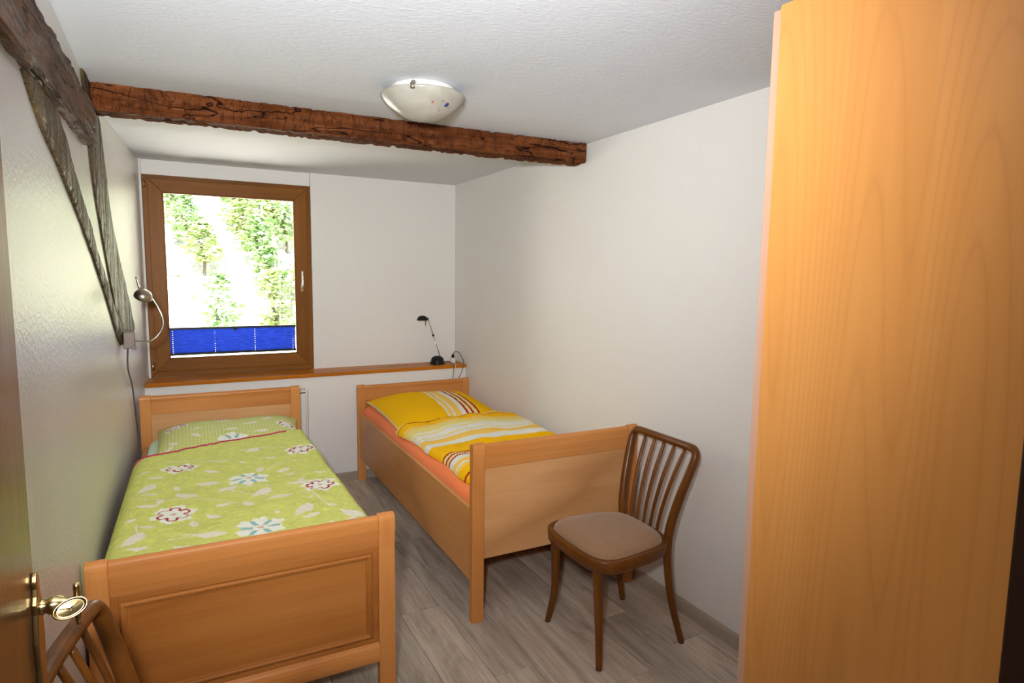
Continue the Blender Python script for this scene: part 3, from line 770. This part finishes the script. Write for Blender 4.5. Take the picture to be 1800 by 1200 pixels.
# ---- green quilt on the left bed
def green_quilt():
    nx, ny = 300, 460
    u = np.linspace(0, 1, nx)[None, :].repeat(ny, 0); w = np.linspace(0, 1, ny)[:, None].repeat(nx, 1)
    xl, xr = -.268, .600
    xl_ = xl + .020*w; xr_ = xr - .012*w + .012*np.sin(w*19)*(.3+.7*w)*0.6
    X = xl_ + (xr_-xl_)*u
    y0 = 1.985; y1 = 3.27 + .30*np.clip((X+.2)/.8, 0, 1)**.9
    Y = y0 + (y1-y0)*w
    D = np.minimum(np.minimum((X-xl_), (xr_-X)*1.0), np.minimum((Y-y0)*1.2, 9))
    edge = np.clip(D/.055, 0, 1); hgt = np.sqrt(np.clip(1-(1-edge)**2, 0, 1))
    Z = .537 + (.058)*hgt + .016*vnoise(X, Y, 5, 1)*edge + .008*vnoise(X, Y, 14, 2)*edge
    Z += -.0 + .012*np.clip((w-.86)/.14, 0, 1)*edge            # rises where it laps the pillow
    # right side hangs a little over the rail
    ov = np.clip((X-.545)/.055, 0, 1); Z -= .035*ov**2
    # seersucker puckers
    Z += .0032*(vnoise(X*1.2+Y*.8, Y*1.4, 42, 3)) + .0025*vnoise(X, Y, 90, 4)
    P = np.stack([X, Y, Z], 2)
    Q = np.stack([X*.985+.003, Y, np.minimum(Z-.004, np.where(X > .545, .512, .5365)+0*X)], 2)
    C = np.tile(GREEN, (ny, nx, 1)); C *= (1+.17*vnoise(X, Y*1.6, 85, 6)+.10*vnoise(X, Y, 30, 16))[..., None]
    for (a, b_, c, d) in LEAVES: stamp_leaf(C, X, Y, a-.1*(c-a), b_-.1*(d-b_), c+.1*(c-a), d+.1*(d-b_), LIGHT, .30)
    for P_ in ([(-.19, 2.74), (-.1, 2.66), (.05, 2.60), (.13, 2.53), (.2, 2.50)], [(.16, 2.66), (.2, 2.60), (.3, 2.56), (.42, 2.52), (.45, 2.38), (.46, 2.32)],
               [(.08, 2.72), (.18, 2.70), (.3, 2.68)], [(-.18, 2.43), (-.17, 2.34), (-.15, 2.3)], [(-.05, 2.25), (.0, 2.26), (-.07, 2.29)],
               [(.2, 2.13), (.3, 2.15), (.42, 2.13)], [(.1, 3.13), (.0, 3.18), (-.1, 3.19)], [(.2, 3.25), (.32, 3.3), (.42, 3.26)], [(.3, 2.9), (.35, 2.98), (.45, 3.0)]):
        stamp_line(C, X, Y, P_, .0026, LIGHT)
    for (a, b_, k_) in ((-.048, 3.075, 'red'), (-.066, 2.491, 'red'), (.476, 2.60, 'red'), (.49, 3.173, 'red'), (.213, 2.792, 'b'), (.205, 2.243, 'b')):
        stamp_flower(C, X, Y, a, b_, .078 if k_ == 'red' else .085, k_, a*3)
    o = cloth_obj('quilt', P, Q, C, M['green_print'])
    tag(o, 'lime green quilt with white and red flowers spread over the left bed', 'quilt')
    # red piping along the top edge
    pts = [Vector(P[-1, i]) + Vector((0, .003, .002)) for i in range(4, nx-40, 4)]
    mb = Mb(); mb.tube(pts, .0042, 8); mb.build('piping', M['red_piping'], o, smooth=True)
green_quilt()
def pillow(name, corners, h, zb, colf, mat, label, nx=150, ny=110, tilt=0, puck=None, bulge=.05, lump=None):
    """corners: four (x, y) anticlockwise from near-left"""
    A, B, C_, D_ = [np.array(c) for c in corners]
    u = np.linspace(0, 1, nx)[None, :].repeat(ny, 0); w = np.linspace(0, 1, ny)[:, None].repeat(nx, 1)
    uu, ww = u*2-1, w*2-1
    ku = u + 0; pin = 1-bulge*(1-np.abs(uu)**2)*0
    X = (A[0]*(1-u)+B[0]*u)*(1-w)+(D_[0]*(1-u)+C_[0]*u)*w; Y = (A[1]*(1-u)+B[1]*u)*(1-w)+(D_[1]*(1-u)+C_[1]*u)*w
    cxm, cym = X.mean(), Y.mean()
    # sides bow inwards between the pointed corners
    X = X - (X-cxm)*bulge*(1-ww**2)*np.abs(uu)**2*0.8; Y = Y - (Y-cym)*bulge*(1-uu**2)*np.abs(ww)**2
    prof = (np.clip(1-np.abs(uu)**2.6, 0, 1)*np.clip(1-np.abs(ww)**2.4, 0, 1))**.55
    Zt = zb + tilt*w + h*prof
    if lump is not None: Zt += lump(u, w)*prof
    Zb_ = zb + tilt*w - .35*h*prof*0 - .002
    Zt += .006*vnoise(X, Y, 16, 8)*prof
    if puck: Zt += puck(X, Y)*np.minimum(1, prof*2)
    P = np.stack([X, Y, Zt], 2); Q = np.stack([X, Y, np.minimum(Zt-.002, Zb_)], 2)
    C = colf(u, w, X, Y)
    o = cloth_obj(name, P, Q, C, mat); tag(o, label, 'pillow'); return o
def green_col(u, w, X, Y):
    C = np.tile(GREEN*1.0, (*u.shape, 1))
    C *= .93; dots = (np.sin(X*2*math.pi/.017) > -.1) & (np.sin(Y*2*math.pi/.024) > -.1)
    C[dots] = GREEN*.35+LIGHT*.6
    for q in ((.0, 3.62, .05, 3.66), (.25, 3.66, .34, 3.69), (.3, 3.55, .38, 3.56), (.05, 3.50, .0, 3.56), (.36, 3.72, .42, 3.78), (-.1, 3.52, -.06, 3.47), (.12, 3.74, .2, 3.8), (.4, 3.5, .47, 3.52), (-.12, 3.42, -.08, 3.46), (.15, 3.58, .23, 3.6)):
        stamp_leaf(C, X, Y, *q, LIGHT, .25)
    stamp_flower(C, X, Y, -.067, 3.76, .062, 'red', .3); stamp_flower(C, X, Y, .487, 3.66, .055, 'red', 1); stamp_flower(C, X, Y, .20, 3.46, .08, 'b', .4)
    return C
pillow('pillow', [(-.175, 3.30), (.555, 3.50), (.585, 3.925), (-.165, 3.93)], .085, .545, green_col, M['green_print'],
       'lime green checked pillow with flowers at the head of the left bed', nx=260, ny=180, tilt=.035, bulge=.06,
       puck=lambda X, Y: .0015*np.sin(X*2*math.pi/.017)*np.sin(Y*2*math.pi/.024),
       lump=lambda u, w: .012*np.sin(u*7.5+.6)*w)

# ---- yellow bedding on the right bed
YO = np.array(srgb(255, 196, 0)); LO = np.array(srgb(255, 210, 100)); PY = np.array(srgb(240, 224, 140)); CR = np.array(srgb(244, 220, 160)); WH = np.array(srgb(238, 236, 230)); RD = np.array(srgb(178, 44, 10))
def stripes(t, table, default):
    C = np.tile(default, (*t.shape, 1))
    for a, b_, c in table: C[(t >= a) & (t < b_)] = c
    return C
def yp_col(u, w, X, Y):
    t = u+.006*vnoise(X, Y, 30, 5)
    C = stripes(t, [(.475, .495, WH), (.495, .53, LO), (.53, .548, WH), (.548, .61, LO), (.61, .66, WH), (.66, .682, RD), (.682, .715, CR), (.715, .737, RD), (.737, .772, CR), (.772, .792, RD), (.985, 1.01, PY)], YO)
    C[(w < .02) | (w > .98) | (u < .008)] = CR
    return C
pillow('pillow', [(1.085, 3.42), (1.83, 3.56), (1.845, 4.245), (1.10, 4.235)], .085, .552, yp_col, M['yellow_print'],
       'golden yellow pillow with white and red stripes at the head of the right bed', nx=220, ny=180, tilt=.03, bulge=.05,
       puck=lambda X, Y: .0009*np.sin(Y*2*math.pi/.022+2*vnoise(X, Y, 20, 2))+.0006*vnoise(X, Y, 90, 3),
       lump=lambda u, w: .02*np.exp(-((u-.2)**2+(w-.75)**2)/.05))
def yellow_duvet():
    nx, ny = 260, 360
    u = np.linspace(0, 1, nx)[None, :].repeat(ny, 0); w = np.linspace(0, 1, ny)[:, None].repeat(nx, 1)   # w = 0 at the top edge
    yt = 3.435 + .05*u - .02*np.sin(u*math.pi); Y = yt - (yt-2.300)*w
    xl = 1.068 + .030*np.sin(w*3.4) - .008*np.sin(w*17+1) + .02*np.clip((w-.55)/.3, 0, 1); xr = 1.862 + .006*np.sin(w*12)
    X = xl+(xr-xl)*u
    D = np.minimum(np.minimum(X-xl, xr-X), (yt-Y)*1.3); edge = np.clip(D/.05, 0, 1); hg = np.sqrt(np.clip(1-(1-edge)**2, 0, 1))
    Z = .547+.045*hg + .028*np.exp(-((u-.42)**2/.10+(w-.10)**2/.03))*edge*.9 + .038*vnoise(X, Y, 4.2, 11)*edge + .018*vnoise(X+Y*.3, Y, 11, 12)*edge
    Z += .018*np.clip(1-w/.12, 0, 1)*edge
    Z += .0014*np.sin(X*2*math.pi/.014+4*vnoise(X, Y, 25, 9)) + .0022*vnoise(X, Y*2, 60, 13)
    P = np.stack([X, Y, Z], 2)[::-1]; Q = np.stack([X, Y, np.minimum(Z-.003, .5465)], 2)[::-1]
    yy = 3.50-(yt.mean()-3.435)*0-(w*(3.435-2.30)) ; t = (3.455-Y)+.004*vnoise(X, Y, 12, 3)
    tab = [(-.1, .062, LO), (.062, .070, RD), (.070, .122, YO), (.122, .165, LO), (.165, .225, PY), (.225, .240, WH), (.240, .255, PY), (.255, .310, WH), (.310, .325, PY), (.325, .355, WH),
           (.355, .43, LO), (.43, .50, WH), (.50, .66, YO), (.66, .675, RD), (.675, .70, CR), (.70, .715, RD), (.715, .74, CR), (.74, .755, RD), (.755, .81, WH), (.81, .85, LO), (.85, .87, WH), (.87, .9, LO), (.9, .96, YO), (.96, .975, RD)]
    C = stripes(t, tab, YO)[::-1]
    o = cloth_obj('duvet', P, Q, C, M['yellow_print']); tag(o, 'yellow, orange and white striped duvet spread over the right bed', 'duvet')
yellow_duvet()

# ------------------------------------------------------------------ chairs
def make_chair(label):
    ch = empty('dining_chair', label, 'chair')
    # the chair faces -x, the origin lies on the floor under the seat
    def sq(a, b, z, e=3.8, n=48, sh=0):
        out = []
        for i in range(n):
            t = 2*math.pi*i/n; c, s = math.cos(t), math.sin(t)
            x = math.copysign(abs(c)**(2/e), c)*a; y = math.copysign(abs(s)**(2/e), s)*b
            y *= (1-.13*(x/a)*.5-.06*(x/a)); x += sh; out.append((x, y, z))
        return out
    n = 48; v = []; layers = [(.196, .196, .378), (.203, .203, .384), (.205, .205, .425), (.201, .201, .431), (.186, .186, .430), (.186, .186, .385)]
    for a, b_, z in layers: v += sq(a+.004, b_+.006, z)
    m = len(layers); f = [(i*n+j, i*n+(j+1) % n, ((i+1) % m)*n+(j+1) % n, ((i+1) % m)*n+j) for i in range(m) for j in range(n)]
    obj('seat_frame', v, f, M['chair'], ch, smooth=True)
    v = []; L = []
    for i in range(7):
        t = i/6; a = math.cos(t*math.pi/2); L.append((.188*(a**.45 if i < 6 else 0.02), .41+.012+.048*math.sin(t*math.pi/2)))
    L = [(.19, .395)] + L
    for a, z in L: v += sq(a+.001, a+.003, z)
    m = len(L); f = [(i*n+j, i*n+(j+1) % n, (i+1)*n+(j+1) % n, (i+1)*n+j) for i in range(m-1) for j in range(n)] + [tuple((m-1)*n+j for j in range(n))]
    o = obj('seat_cushion', v, f, M['seat_cloth'], ch, smooth=True); 
    for s in (-1, 1):
        P = smooth_path([(-.165, s*.150, .40), (-.160, s*.152, .28), (-.158, s*.160, .14), (-.172, s*.187, .0)], 6)
        rr = [(.021-.008*(i/(len(P)-1)), .019-.008*(i/(len(P)-1))) for i in range(len(P))]
        mb = Mb(); mb.tube(P, rr, 12, up=(1, 0, 0)); lg = mb.build('leg', M['chair'], ch, smooth=True)
        mb = Mb(); mb.lathe([(.010, 0), (.010, .003)], 10, (-.172, s*.187, -.0015)); mb.build('foot_pad', M['felt'], lg)
        P = smooth_path([(.185, s*.146, .445), (.180, s*.152, .34), (.192, s*.170, .18), (.236, s*.192, .0)], 6)
        rr = [(.020-.007*(i/(len(P)-1)), .017-.005*(i/(len(P)-1))) for i in range(len(P))]
        mb = Mb(); mb.tube(P, rr, 12, up=(1, 0, 0)); lg = mb.build('leg', M['chair'], ch, smooth=True)
        mb = Mb(); mb.lathe([(.010, 0), (.010, .003)], 10, (.236, s*.192, -.0015)); mb.build('foot_pad', M['felt'], lg)
    # bent back frame: one loop from seat to seat
    half = [(.185, .146, .44), (.190, .155, .50), (.212, .170, .60), (.243, .186, .70), (.264, .194, .765), (.271, .186, .788), (.275, .163, .799), (.283, .08, .797)]
    path = smooth_path(half + [(.286, 0, .796)] + [(a, -b_, c) for a, b_, c in half[::-1]], 6)
    rr = []
    for p in path:
        t = max(0, min(1, (p.z-.44)/.34)); rr.append((.020-.002*t, .0165+.002*(1-t)))
    mb = Mb(); mb.tube(path, rr, 14, up=(1, 0, 0)); mb.build('back_frame', M['chair'], ch, smooth=True)
    for i in range(5):
        s = (i-2)/2
        P = smooth_path([(.176, s*.082, .425), (.192, s*.092, .53), (.232, s*.108, .67), (.279, s*.122, .785)], 5)
        mb = Mb(); mb.tube(P, [(.0065, .0085)]*len(P), 10, up=(1, 0, 0)); mb.build('spindle', M['chair'], ch, smooth=True)
    return ch
def copy_tree(o, parent=None):
    c = o.copy(); COL.objects.link(c); c.parent = parent
    for k_ in list(o.children): copy_tree(k_, c)
    return c
ch1 = make_chair('dark wooden chair with brown cloth seat and slatted back beside the right wall')
ch1.location = (1.5, 1.948, .0015); ch1['group'] = 'dining chairs'
ch2 = copy_tree(ch1); ch2['label'] = 'dark wooden chair with only its curved back showing below the brass door handle'
ch2.location = (.053, 1.225, .0015); ch2.rotation_euler = (0, 0, math.pi-.16)

# ------------------------------------------------------------------ wardrobe
wd = empty('wardrobe', 'tall orange beech wardrobe filling the right side, its broad side panel facing the room', 'wardrobe', (1.2, .5, 0))
mb = Mb(); mb.box(0, .02, -.03, .497, 0, 2.086); mb.build('side_panel', M['wardrobe'], wd, bevel=.0012)
mb = Mb(); mb.box(.68, .70, -.03, .497, 0, 2.086); mb.build('side_panel', M['wardrobe'], wd, bevel=.0012)
mb = Mb(); mb.box(.02, .68, -.03, .497, 2.055, 2.077); mb.build('top_panel', M['wardrobe'], wd, bevel=.0012)
mb = Mb(); mb.box(.02, .68, -.03, .490, .05, .072); mb.build('bottom_panel', M['wardrobe'], wd)
mb = Mb(); mb.box(.02, .68, -.03, -.024, .072, 2.055); mb.build('back_panel', M['wardrobe'], wd)
for i in range(2):
    mb = Mb(); mb.box(.0035+i*.3475, .3485+i*.3475, .499, .519, .06, 2.080); d = mb.build('door', M['wardrobe_edge'], wd, bevel=.0015)
    mb = Mb(); x = .315+i*.07; mb.tube(smooth_path([(x, .519, 1.0), (x, .545, 1.01), (x, .545, 1.11), (x, .519, 1.12)], 5), .005, 8); mb.build('door_handle', M['steel'], d, smooth=True)

# ------------------------------------------------------------------ open door at the left edge
A, B = Vector((-.262, .08, 0)), Vector((-.200, 1.028, 0))
dr = bpy.data.objects.new('door_1', None); COL.objects.link(dr); dr.location = A; dr['kind'] = 'structure'
dr.rotation_euler = (0, 0, math.atan2((B-A).y, (B-A).x)); DL = (B-A).length
dr['label'] = 'open dark varnished wooden door at the left edge of the picture'
# local x runs from hinge to free edge, room face is local y = 0 (towards -y local)
mb = Mb(); mb.box(0, DL, 0, .038, .008, 2.0); mb.build('door_leaf', M['door'], dr, bevel=.003)
out = -1
cxh = DL-.009
# backplate with scalloped ends
ol = []; zc = 1.02
pl = [(-.112, .004), (-.108, .010), (-.098, .012), (-.088, .009), (-.078, .014), (-.05, .018), (-.02, .015), (0, .019), (.02, .022), (.04, .019), (.06, .015), (.075, .018), (.085, .012), (.095, .009), (.105, .012), (.113, .007), (.117, .003)]
zc = .95
ol = [(cxh+w_*.75, zc+z) for z, w_ in pl] + [(cxh-w_*.75, zc+z) for z, w_ in pl[::-1]]
mb = Mb(); mb.prism(ol[::-1], 'Y', -.007, 0)
plt = mb.build('backplate', M['brass_dark'], dr, bevel=.0025, seg=3)
# neck, rosette and lever that turns back towards the hinge
hzc = 1.016
mb = Mb(); mb.lathe([(.010, 0), (.0115, -.007), (.009, -.010), (.0125, -.014), (.0135, -.020), (.010, -.028), (.0075, -.034), (.0085, -.039), (.0075, -.050), (0, -.052)], 20, (cxh, -.004, hzc), 'Y')
nk = mb.build('door_handle', M['brass'], dr, smooth=True)
pn = Vector((cxh, -.050, hzc)); en = Vector((cxh-.074, -.058, hzc+.026))
mb = Mb(); mb.tube(smooth_path([pn, pn.lerp(en, .35)+Vector((0, -.004, -.004)), pn.lerp(en, .7)+Vector((0, 0, -.004)), en], 6), [(.0055, .0065)]*19, 12); mb.build('lever', M['brass'], nk, smooth=True)
mb = Mb(); mb.tube(smooth_path([pn+Vector((0, 0, -.034)), pn, pn+Vector((0, 0, .026))], 4), [.003, .004, .0045, .0045, .0045, .0045, .0045, .0045, .004], 10); mb.build('cross_pin', M['brass'], nk, smooth=True)
# oval medallion closing the lever towards the doorway
mb = Mb(); N = 28; rings_ = [(0, .0026), (.35, .0022), (.72, .0012), (.80, .0010), (.86, .0036), (.94, .0042), (1, .003), (1, -.002), (.8, -.004), (0, -.005)]
mv = []; mf = []
for r_, z_ in rings_:
    for q in range(N): mv.append((r_*.0200*math.cos(6.28318*q/N), r_*.0122*math.sin(6.28318*q/N), z_))
for a in range(len(rings_)-1):
    for q in range(N): mf.append((a*N+q, a*N+(q+1) % N, (a+1)*N+(q+1) % N, (a+1)*N+q))
do = obj('end_medallion', mv, mf, M['brass'], nk, smooth=True)
look = dr.rotation_euler.to_matrix().inverted() @ (Vector((0, 0, CH)) - (A + dr.rotation_euler.to_matrix() @ en))
do.location = en + look.normalized()*.004
do.rotation_euler = (look.to_track_quat('Z', 'Y').to_matrix() @ Matrix.Rotation(math.radians(14), 3, 'Z')).to_euler()
mb = Mb()
for k_ in range(3):
    a = k_*2*math.pi/3+.5; mb.tube([(0, 0, .0030), (.0125*math.cos(a), .0078*math.sin(a), .0020)], [.0015, .0006], 6)
sr = mb.build('star_relief', M['brass_dark'], nk, smooth=True); sr['kind'] = 'stuff'; sr.location = do.location; sr.rotation_euler = do.rotation_euler

# ------------------------------------------------------------------ ceiling lamp
cl = empty('ceiling_lamp', 'shallow frosted glass ceiling lamp with small blue and red motifs and metal clips', 'lamp', (.820, 2.275, H))
mb = Mb(); mb.lathe([(.112, 0), (.118, -.004), (.118, -.022), (.112, -.026), (0, -.026)], 48); mb.build('base_plate', M['white_paint'], cl, smooth=False, bevel=.001)
pr = [(.154, -.030), (.158, -.034), (.156, -.040), (.146, -.052), (.128, -.070), (.104, -.088), (.076, -.104), (.045, -.114), (.015, -.118), (0, -.1185)]
pi = [(.0, -.1135), (.045, -.109), (.074, -.099), (.101, -.084), (.125, -.066), (.143, -.048), (.150, -.038)]
mb = Mb(); mb.lathe(pr+pi+[(.154, -.030)], 64); sh = mb.build('glass_shade', M['frosted'], cl, smooth=True)
for a in (-2.15, -.12, 2.05+1.9*0):
    ca, sa = math.cos(a), math.sin(a); mb = Mb()
    mb.tube([(ca*.112, sa*.112, -.012), (ca*.150, sa*.150, -.020)], .005, 8); mb.lathe([(.008, -.046), (.010, -.040), (.010, -.026), (.006, -.022)], 12, (ca*.150, sa*.150, 0))
    mb.build('clip', M['chrome'], cl, smooth=True)
# printed motifs sit on the outer glass as thin enamel
def motif(ang, r, pts, mat, name='motif'):
    """pts in metres in the tangent frame of the shade at (ang, r)"""
    def surf(x, y):
        rr = math.hypot(x, y)
        for (r1, z1_), (r0, z0_) in zip(pr[1:], pr[2:]):
            if r0 <= rr <= r1: return z0_+(z1_-z0_)*(rr-r0)/(r1-r0)
        return -.118
    c = Vector((math.cos(ang)*r, math.sin(ang)*r)); v = []
    for a, b_ in pts:
        p = c + Vector((a, b_)); v.append((p.x, p.y, surf(p.x, p.y)-.0012))
    n_ = len(v); v += [(a, b_, c_-.0008) for a, b_, c_ in v]
    f = [tuple(range(n_)), tuple(range(n_, 2*n_))[::-1]] + [(i, (i+1) % n_, n_+(i+1) % n_, n_+i) for i in range(n_)]
    return obj(name, v, f, mat, sh)
blob = lambda rx, ry, n_=14, j=0, x0=0, y0=0: [(x0+rx*math.cos(6.283*i/n_)*(1+j*math.sin(i*3)), y0+ry*math.sin(6.283*i/n_)*(1+j*math.cos(i*2))) for i in range(n_)]
motif(-1.10, .118, blob(.0085, .0095, j=.12), M['ink_blue'])
motif(-1.10, .118, blob(.003, .002, x0=-.002, y0=.008), M['plug_white'])
motif(-1.62, .118, blob(.0035, .004), M['ink_red'])
motif(-1.32, .127, blob(.0045, .0022, 8, .4), M['ink_olive']); motif(-1.28, .114, blob(.003, .002, 8, .4), M['ink_lilac'])
motif(-.93, .112, blob(.0055, .0025, 8, .4), M['ink_olive']); motif(-.86, .116, blob(.004, .0028, 8, .3), M['ink_lilac'])
motif(-1.2, .092, blob(.004, .0022, 8, .3), M['ink_olive']); motif(-1.32, .098, blob(.003, .002, 8, .3), M['ink_olive'])

# ------------------------------------------------------------------ desk lamp on the ledge
dl = empty('desk_lamp', 'small black halogen desk lamp with a thin telescopic arm on the wooden ledge', 'lamp', (1.712, 4.44, LZ))
mb = Mb(); mb.lathe([(.056, 0), (.058, .004), (.055, .012), (.050, .024), (.047, .040), (.038, .052), (.022, .060), (0, .062)], 28); mb.build('base', M['black'], dl, smooth=True)
T0, T1, T2 = Vector((.022, 0, .056)), Vector((-.036, -.008, .222)), Vector((-.082, -.016, .352))
mb = Mb(); mb.tube([T0, T1], .0028, 8); mb.build('lower_arm', M['steel'], dl, smooth=True)
for s in (-1, 1):
    mb = Mb(); mb.tube([T1+Vector((s*.0035, 0, 0)), T2+Vector((s*.0035, 0, 0))], .0014, 8); mb.build('upper_rod', M['steel'], dl, smooth=True)
mb = Mb(); mb.lathe([(0, -.009), (.008, -.006), (.009, 0), (.008, .006), (0, .009)], 12, tuple(T1)); mb.build('joint', M['black'], dl, smooth=True)
mb = Mb(); mb.lathe([(.042, 0), (.041, .008), (.036, .020), (.026, .030), (.012, .035), (0, .036), (0, .032), (.024, .027), (.034, .018), (.038, 0)], 24, (-.128, -.02, .342)); hd = mb.build('lamp_head', M['black'], dl, smooth=True)
mb = Mb(); mb.tube([(-.098, -.018, .354), tuple(T2)], .009, 8); mb.build('head_socket', M['black'], hd, smooth=True)
mb = Mb(); mb.tube([(-.102, -.02, .342), (-.105, -.022, .298)], [.003, .0018], 8); mb.build('head_grip', M['black'], hd, smooth=True)
# power adapter and its cords
ps = empty('extension_socket', 'white extension socket with a black plug standing on the ledge beside the desk lamp', 'socket', (1.835, 4.425, LZ))
mb = Mb(); mb.lathe([(.021, 0), (.023, .006), (.024, .030), (.020, .042), (0, .044)], 18); mb.build('socket_body', M['plug_white'], ps, smooth=True)
mb = Mb(); mb.lathe([(.010, .042), (.011, .058), (.006, .070), (0, .072)], 14); mb.build('plug', M['black'], ps, smooth=True)
def cord(name, pts, r, mat, label, grp=None):
    mb = Mb(); mb.tube(smooth_path(pts, 8), r, 8); return tag(mb.build(name, mat, smooth=True), label, 'cable', grp)
z = LZ
cord('cord', [(1.768, 4.425, z+.012), (1.785, 4.40, z+.022), (1.798, 4.36, z+.012), (1.800, 4.314, z+.004), (1.795, 4.312, z-.05), (1.785, 4.322, z-.16), (1.780, 4.325, z-.30)], .0022, M['black'], 'black lamp cord hanging from the ledge, nearer the desk lamp')
cord('cord', [(1.835, 4.425, z+.070), (1.85, 4.41, z+.092), (1.872, 4.38, z+.082), (1.885, 4.33, z+.02), (1.870, 4.310, z-.03), (1.830, 4.322, z-.14), (1.805, 4.325, z-.30)], .0022, M['black'], 'black cord looping over from the plug and down behind the right bed')
cord('cord', [(1.815, 4.405, z+.006), (1.812, 4.34, z+.004), (1.812, 4.316, z-.002), (1.812, 4.320, z-.03), (1.812, 4.326, z-.20)], .0028, M['plug_white'], 'white cord of the extension socket over the ledge edge')

# ------------------------------------------------------------------ wall lamp at the left
wy = 3.52; wx = lwx(wy)
wl = empty('wall_lamp', 'bronze gooseneck reading lamp on the left wall beside the window', 'lamp', (wx, wy, 1.14))
mb = Mb(); mb.box(.014, .062, -.018, .03, -.040, .042); mb.build('mounting_box', M['lamp_box'], wl, bevel=.003)
mb = Mb(); mb.box(.048, .066, -.024, -.010, -.044, -.026); mb.build('switch', M['lamp_box'], wl, bevel=.002)
G = [(.056, -.01, 0), (.095, -.02, -.006), (.130, -.03, -.002), (.162, -.03, .025), (.183, -.02, .065), (.183, -.01, .11), (.168, -.005, .155), (.150, 0, .192), (.140, 0, .208)]
mb = Mb(); mb.tube(smooth_path(G, 8), .0042, 10); mb.build('gooseneck', M['steel'], wl, smooth=True)
mb = Mb(); mb.lathe([(0, .024), (.020, .022), (.034, .012), (.040, -.004), (.040, -.016), (.036, -.018), (.034, -.006), (0, .0)], 28)
hd = mb.build('lamp_cup', M['chrome'], wl, smooth=True); hd.location = (.108, 0, .222); hd.rotation_euler = (math.radians(28), math.radians(22), 0)
mb = Mb(); mb.tube([(.098, .0, .238), (.092, 0, .262), (.083, .0, .302), (.078, 0, .308)], [.006, .007, .0055, .003], 8, flat=.6); mb.build('grip', M['chrome'], wl, smooth=True)
cord('cord', [(wx+.03, wy, 1.10), (wx+.022, wy+.05, 1.0), (lwx(3.75)+.012, 3.75, .88), (lwx(3.80)+.012, 3.80, .78), (lwx(3.85)+.010, 3.85, .68), (lwx(3.9)+.010, 3.90, .55), (lwx(3.8)+.010, 3.80, .40)], .004, M['cable_grey'], 'grey cord running down the left wall from the reading lamp')
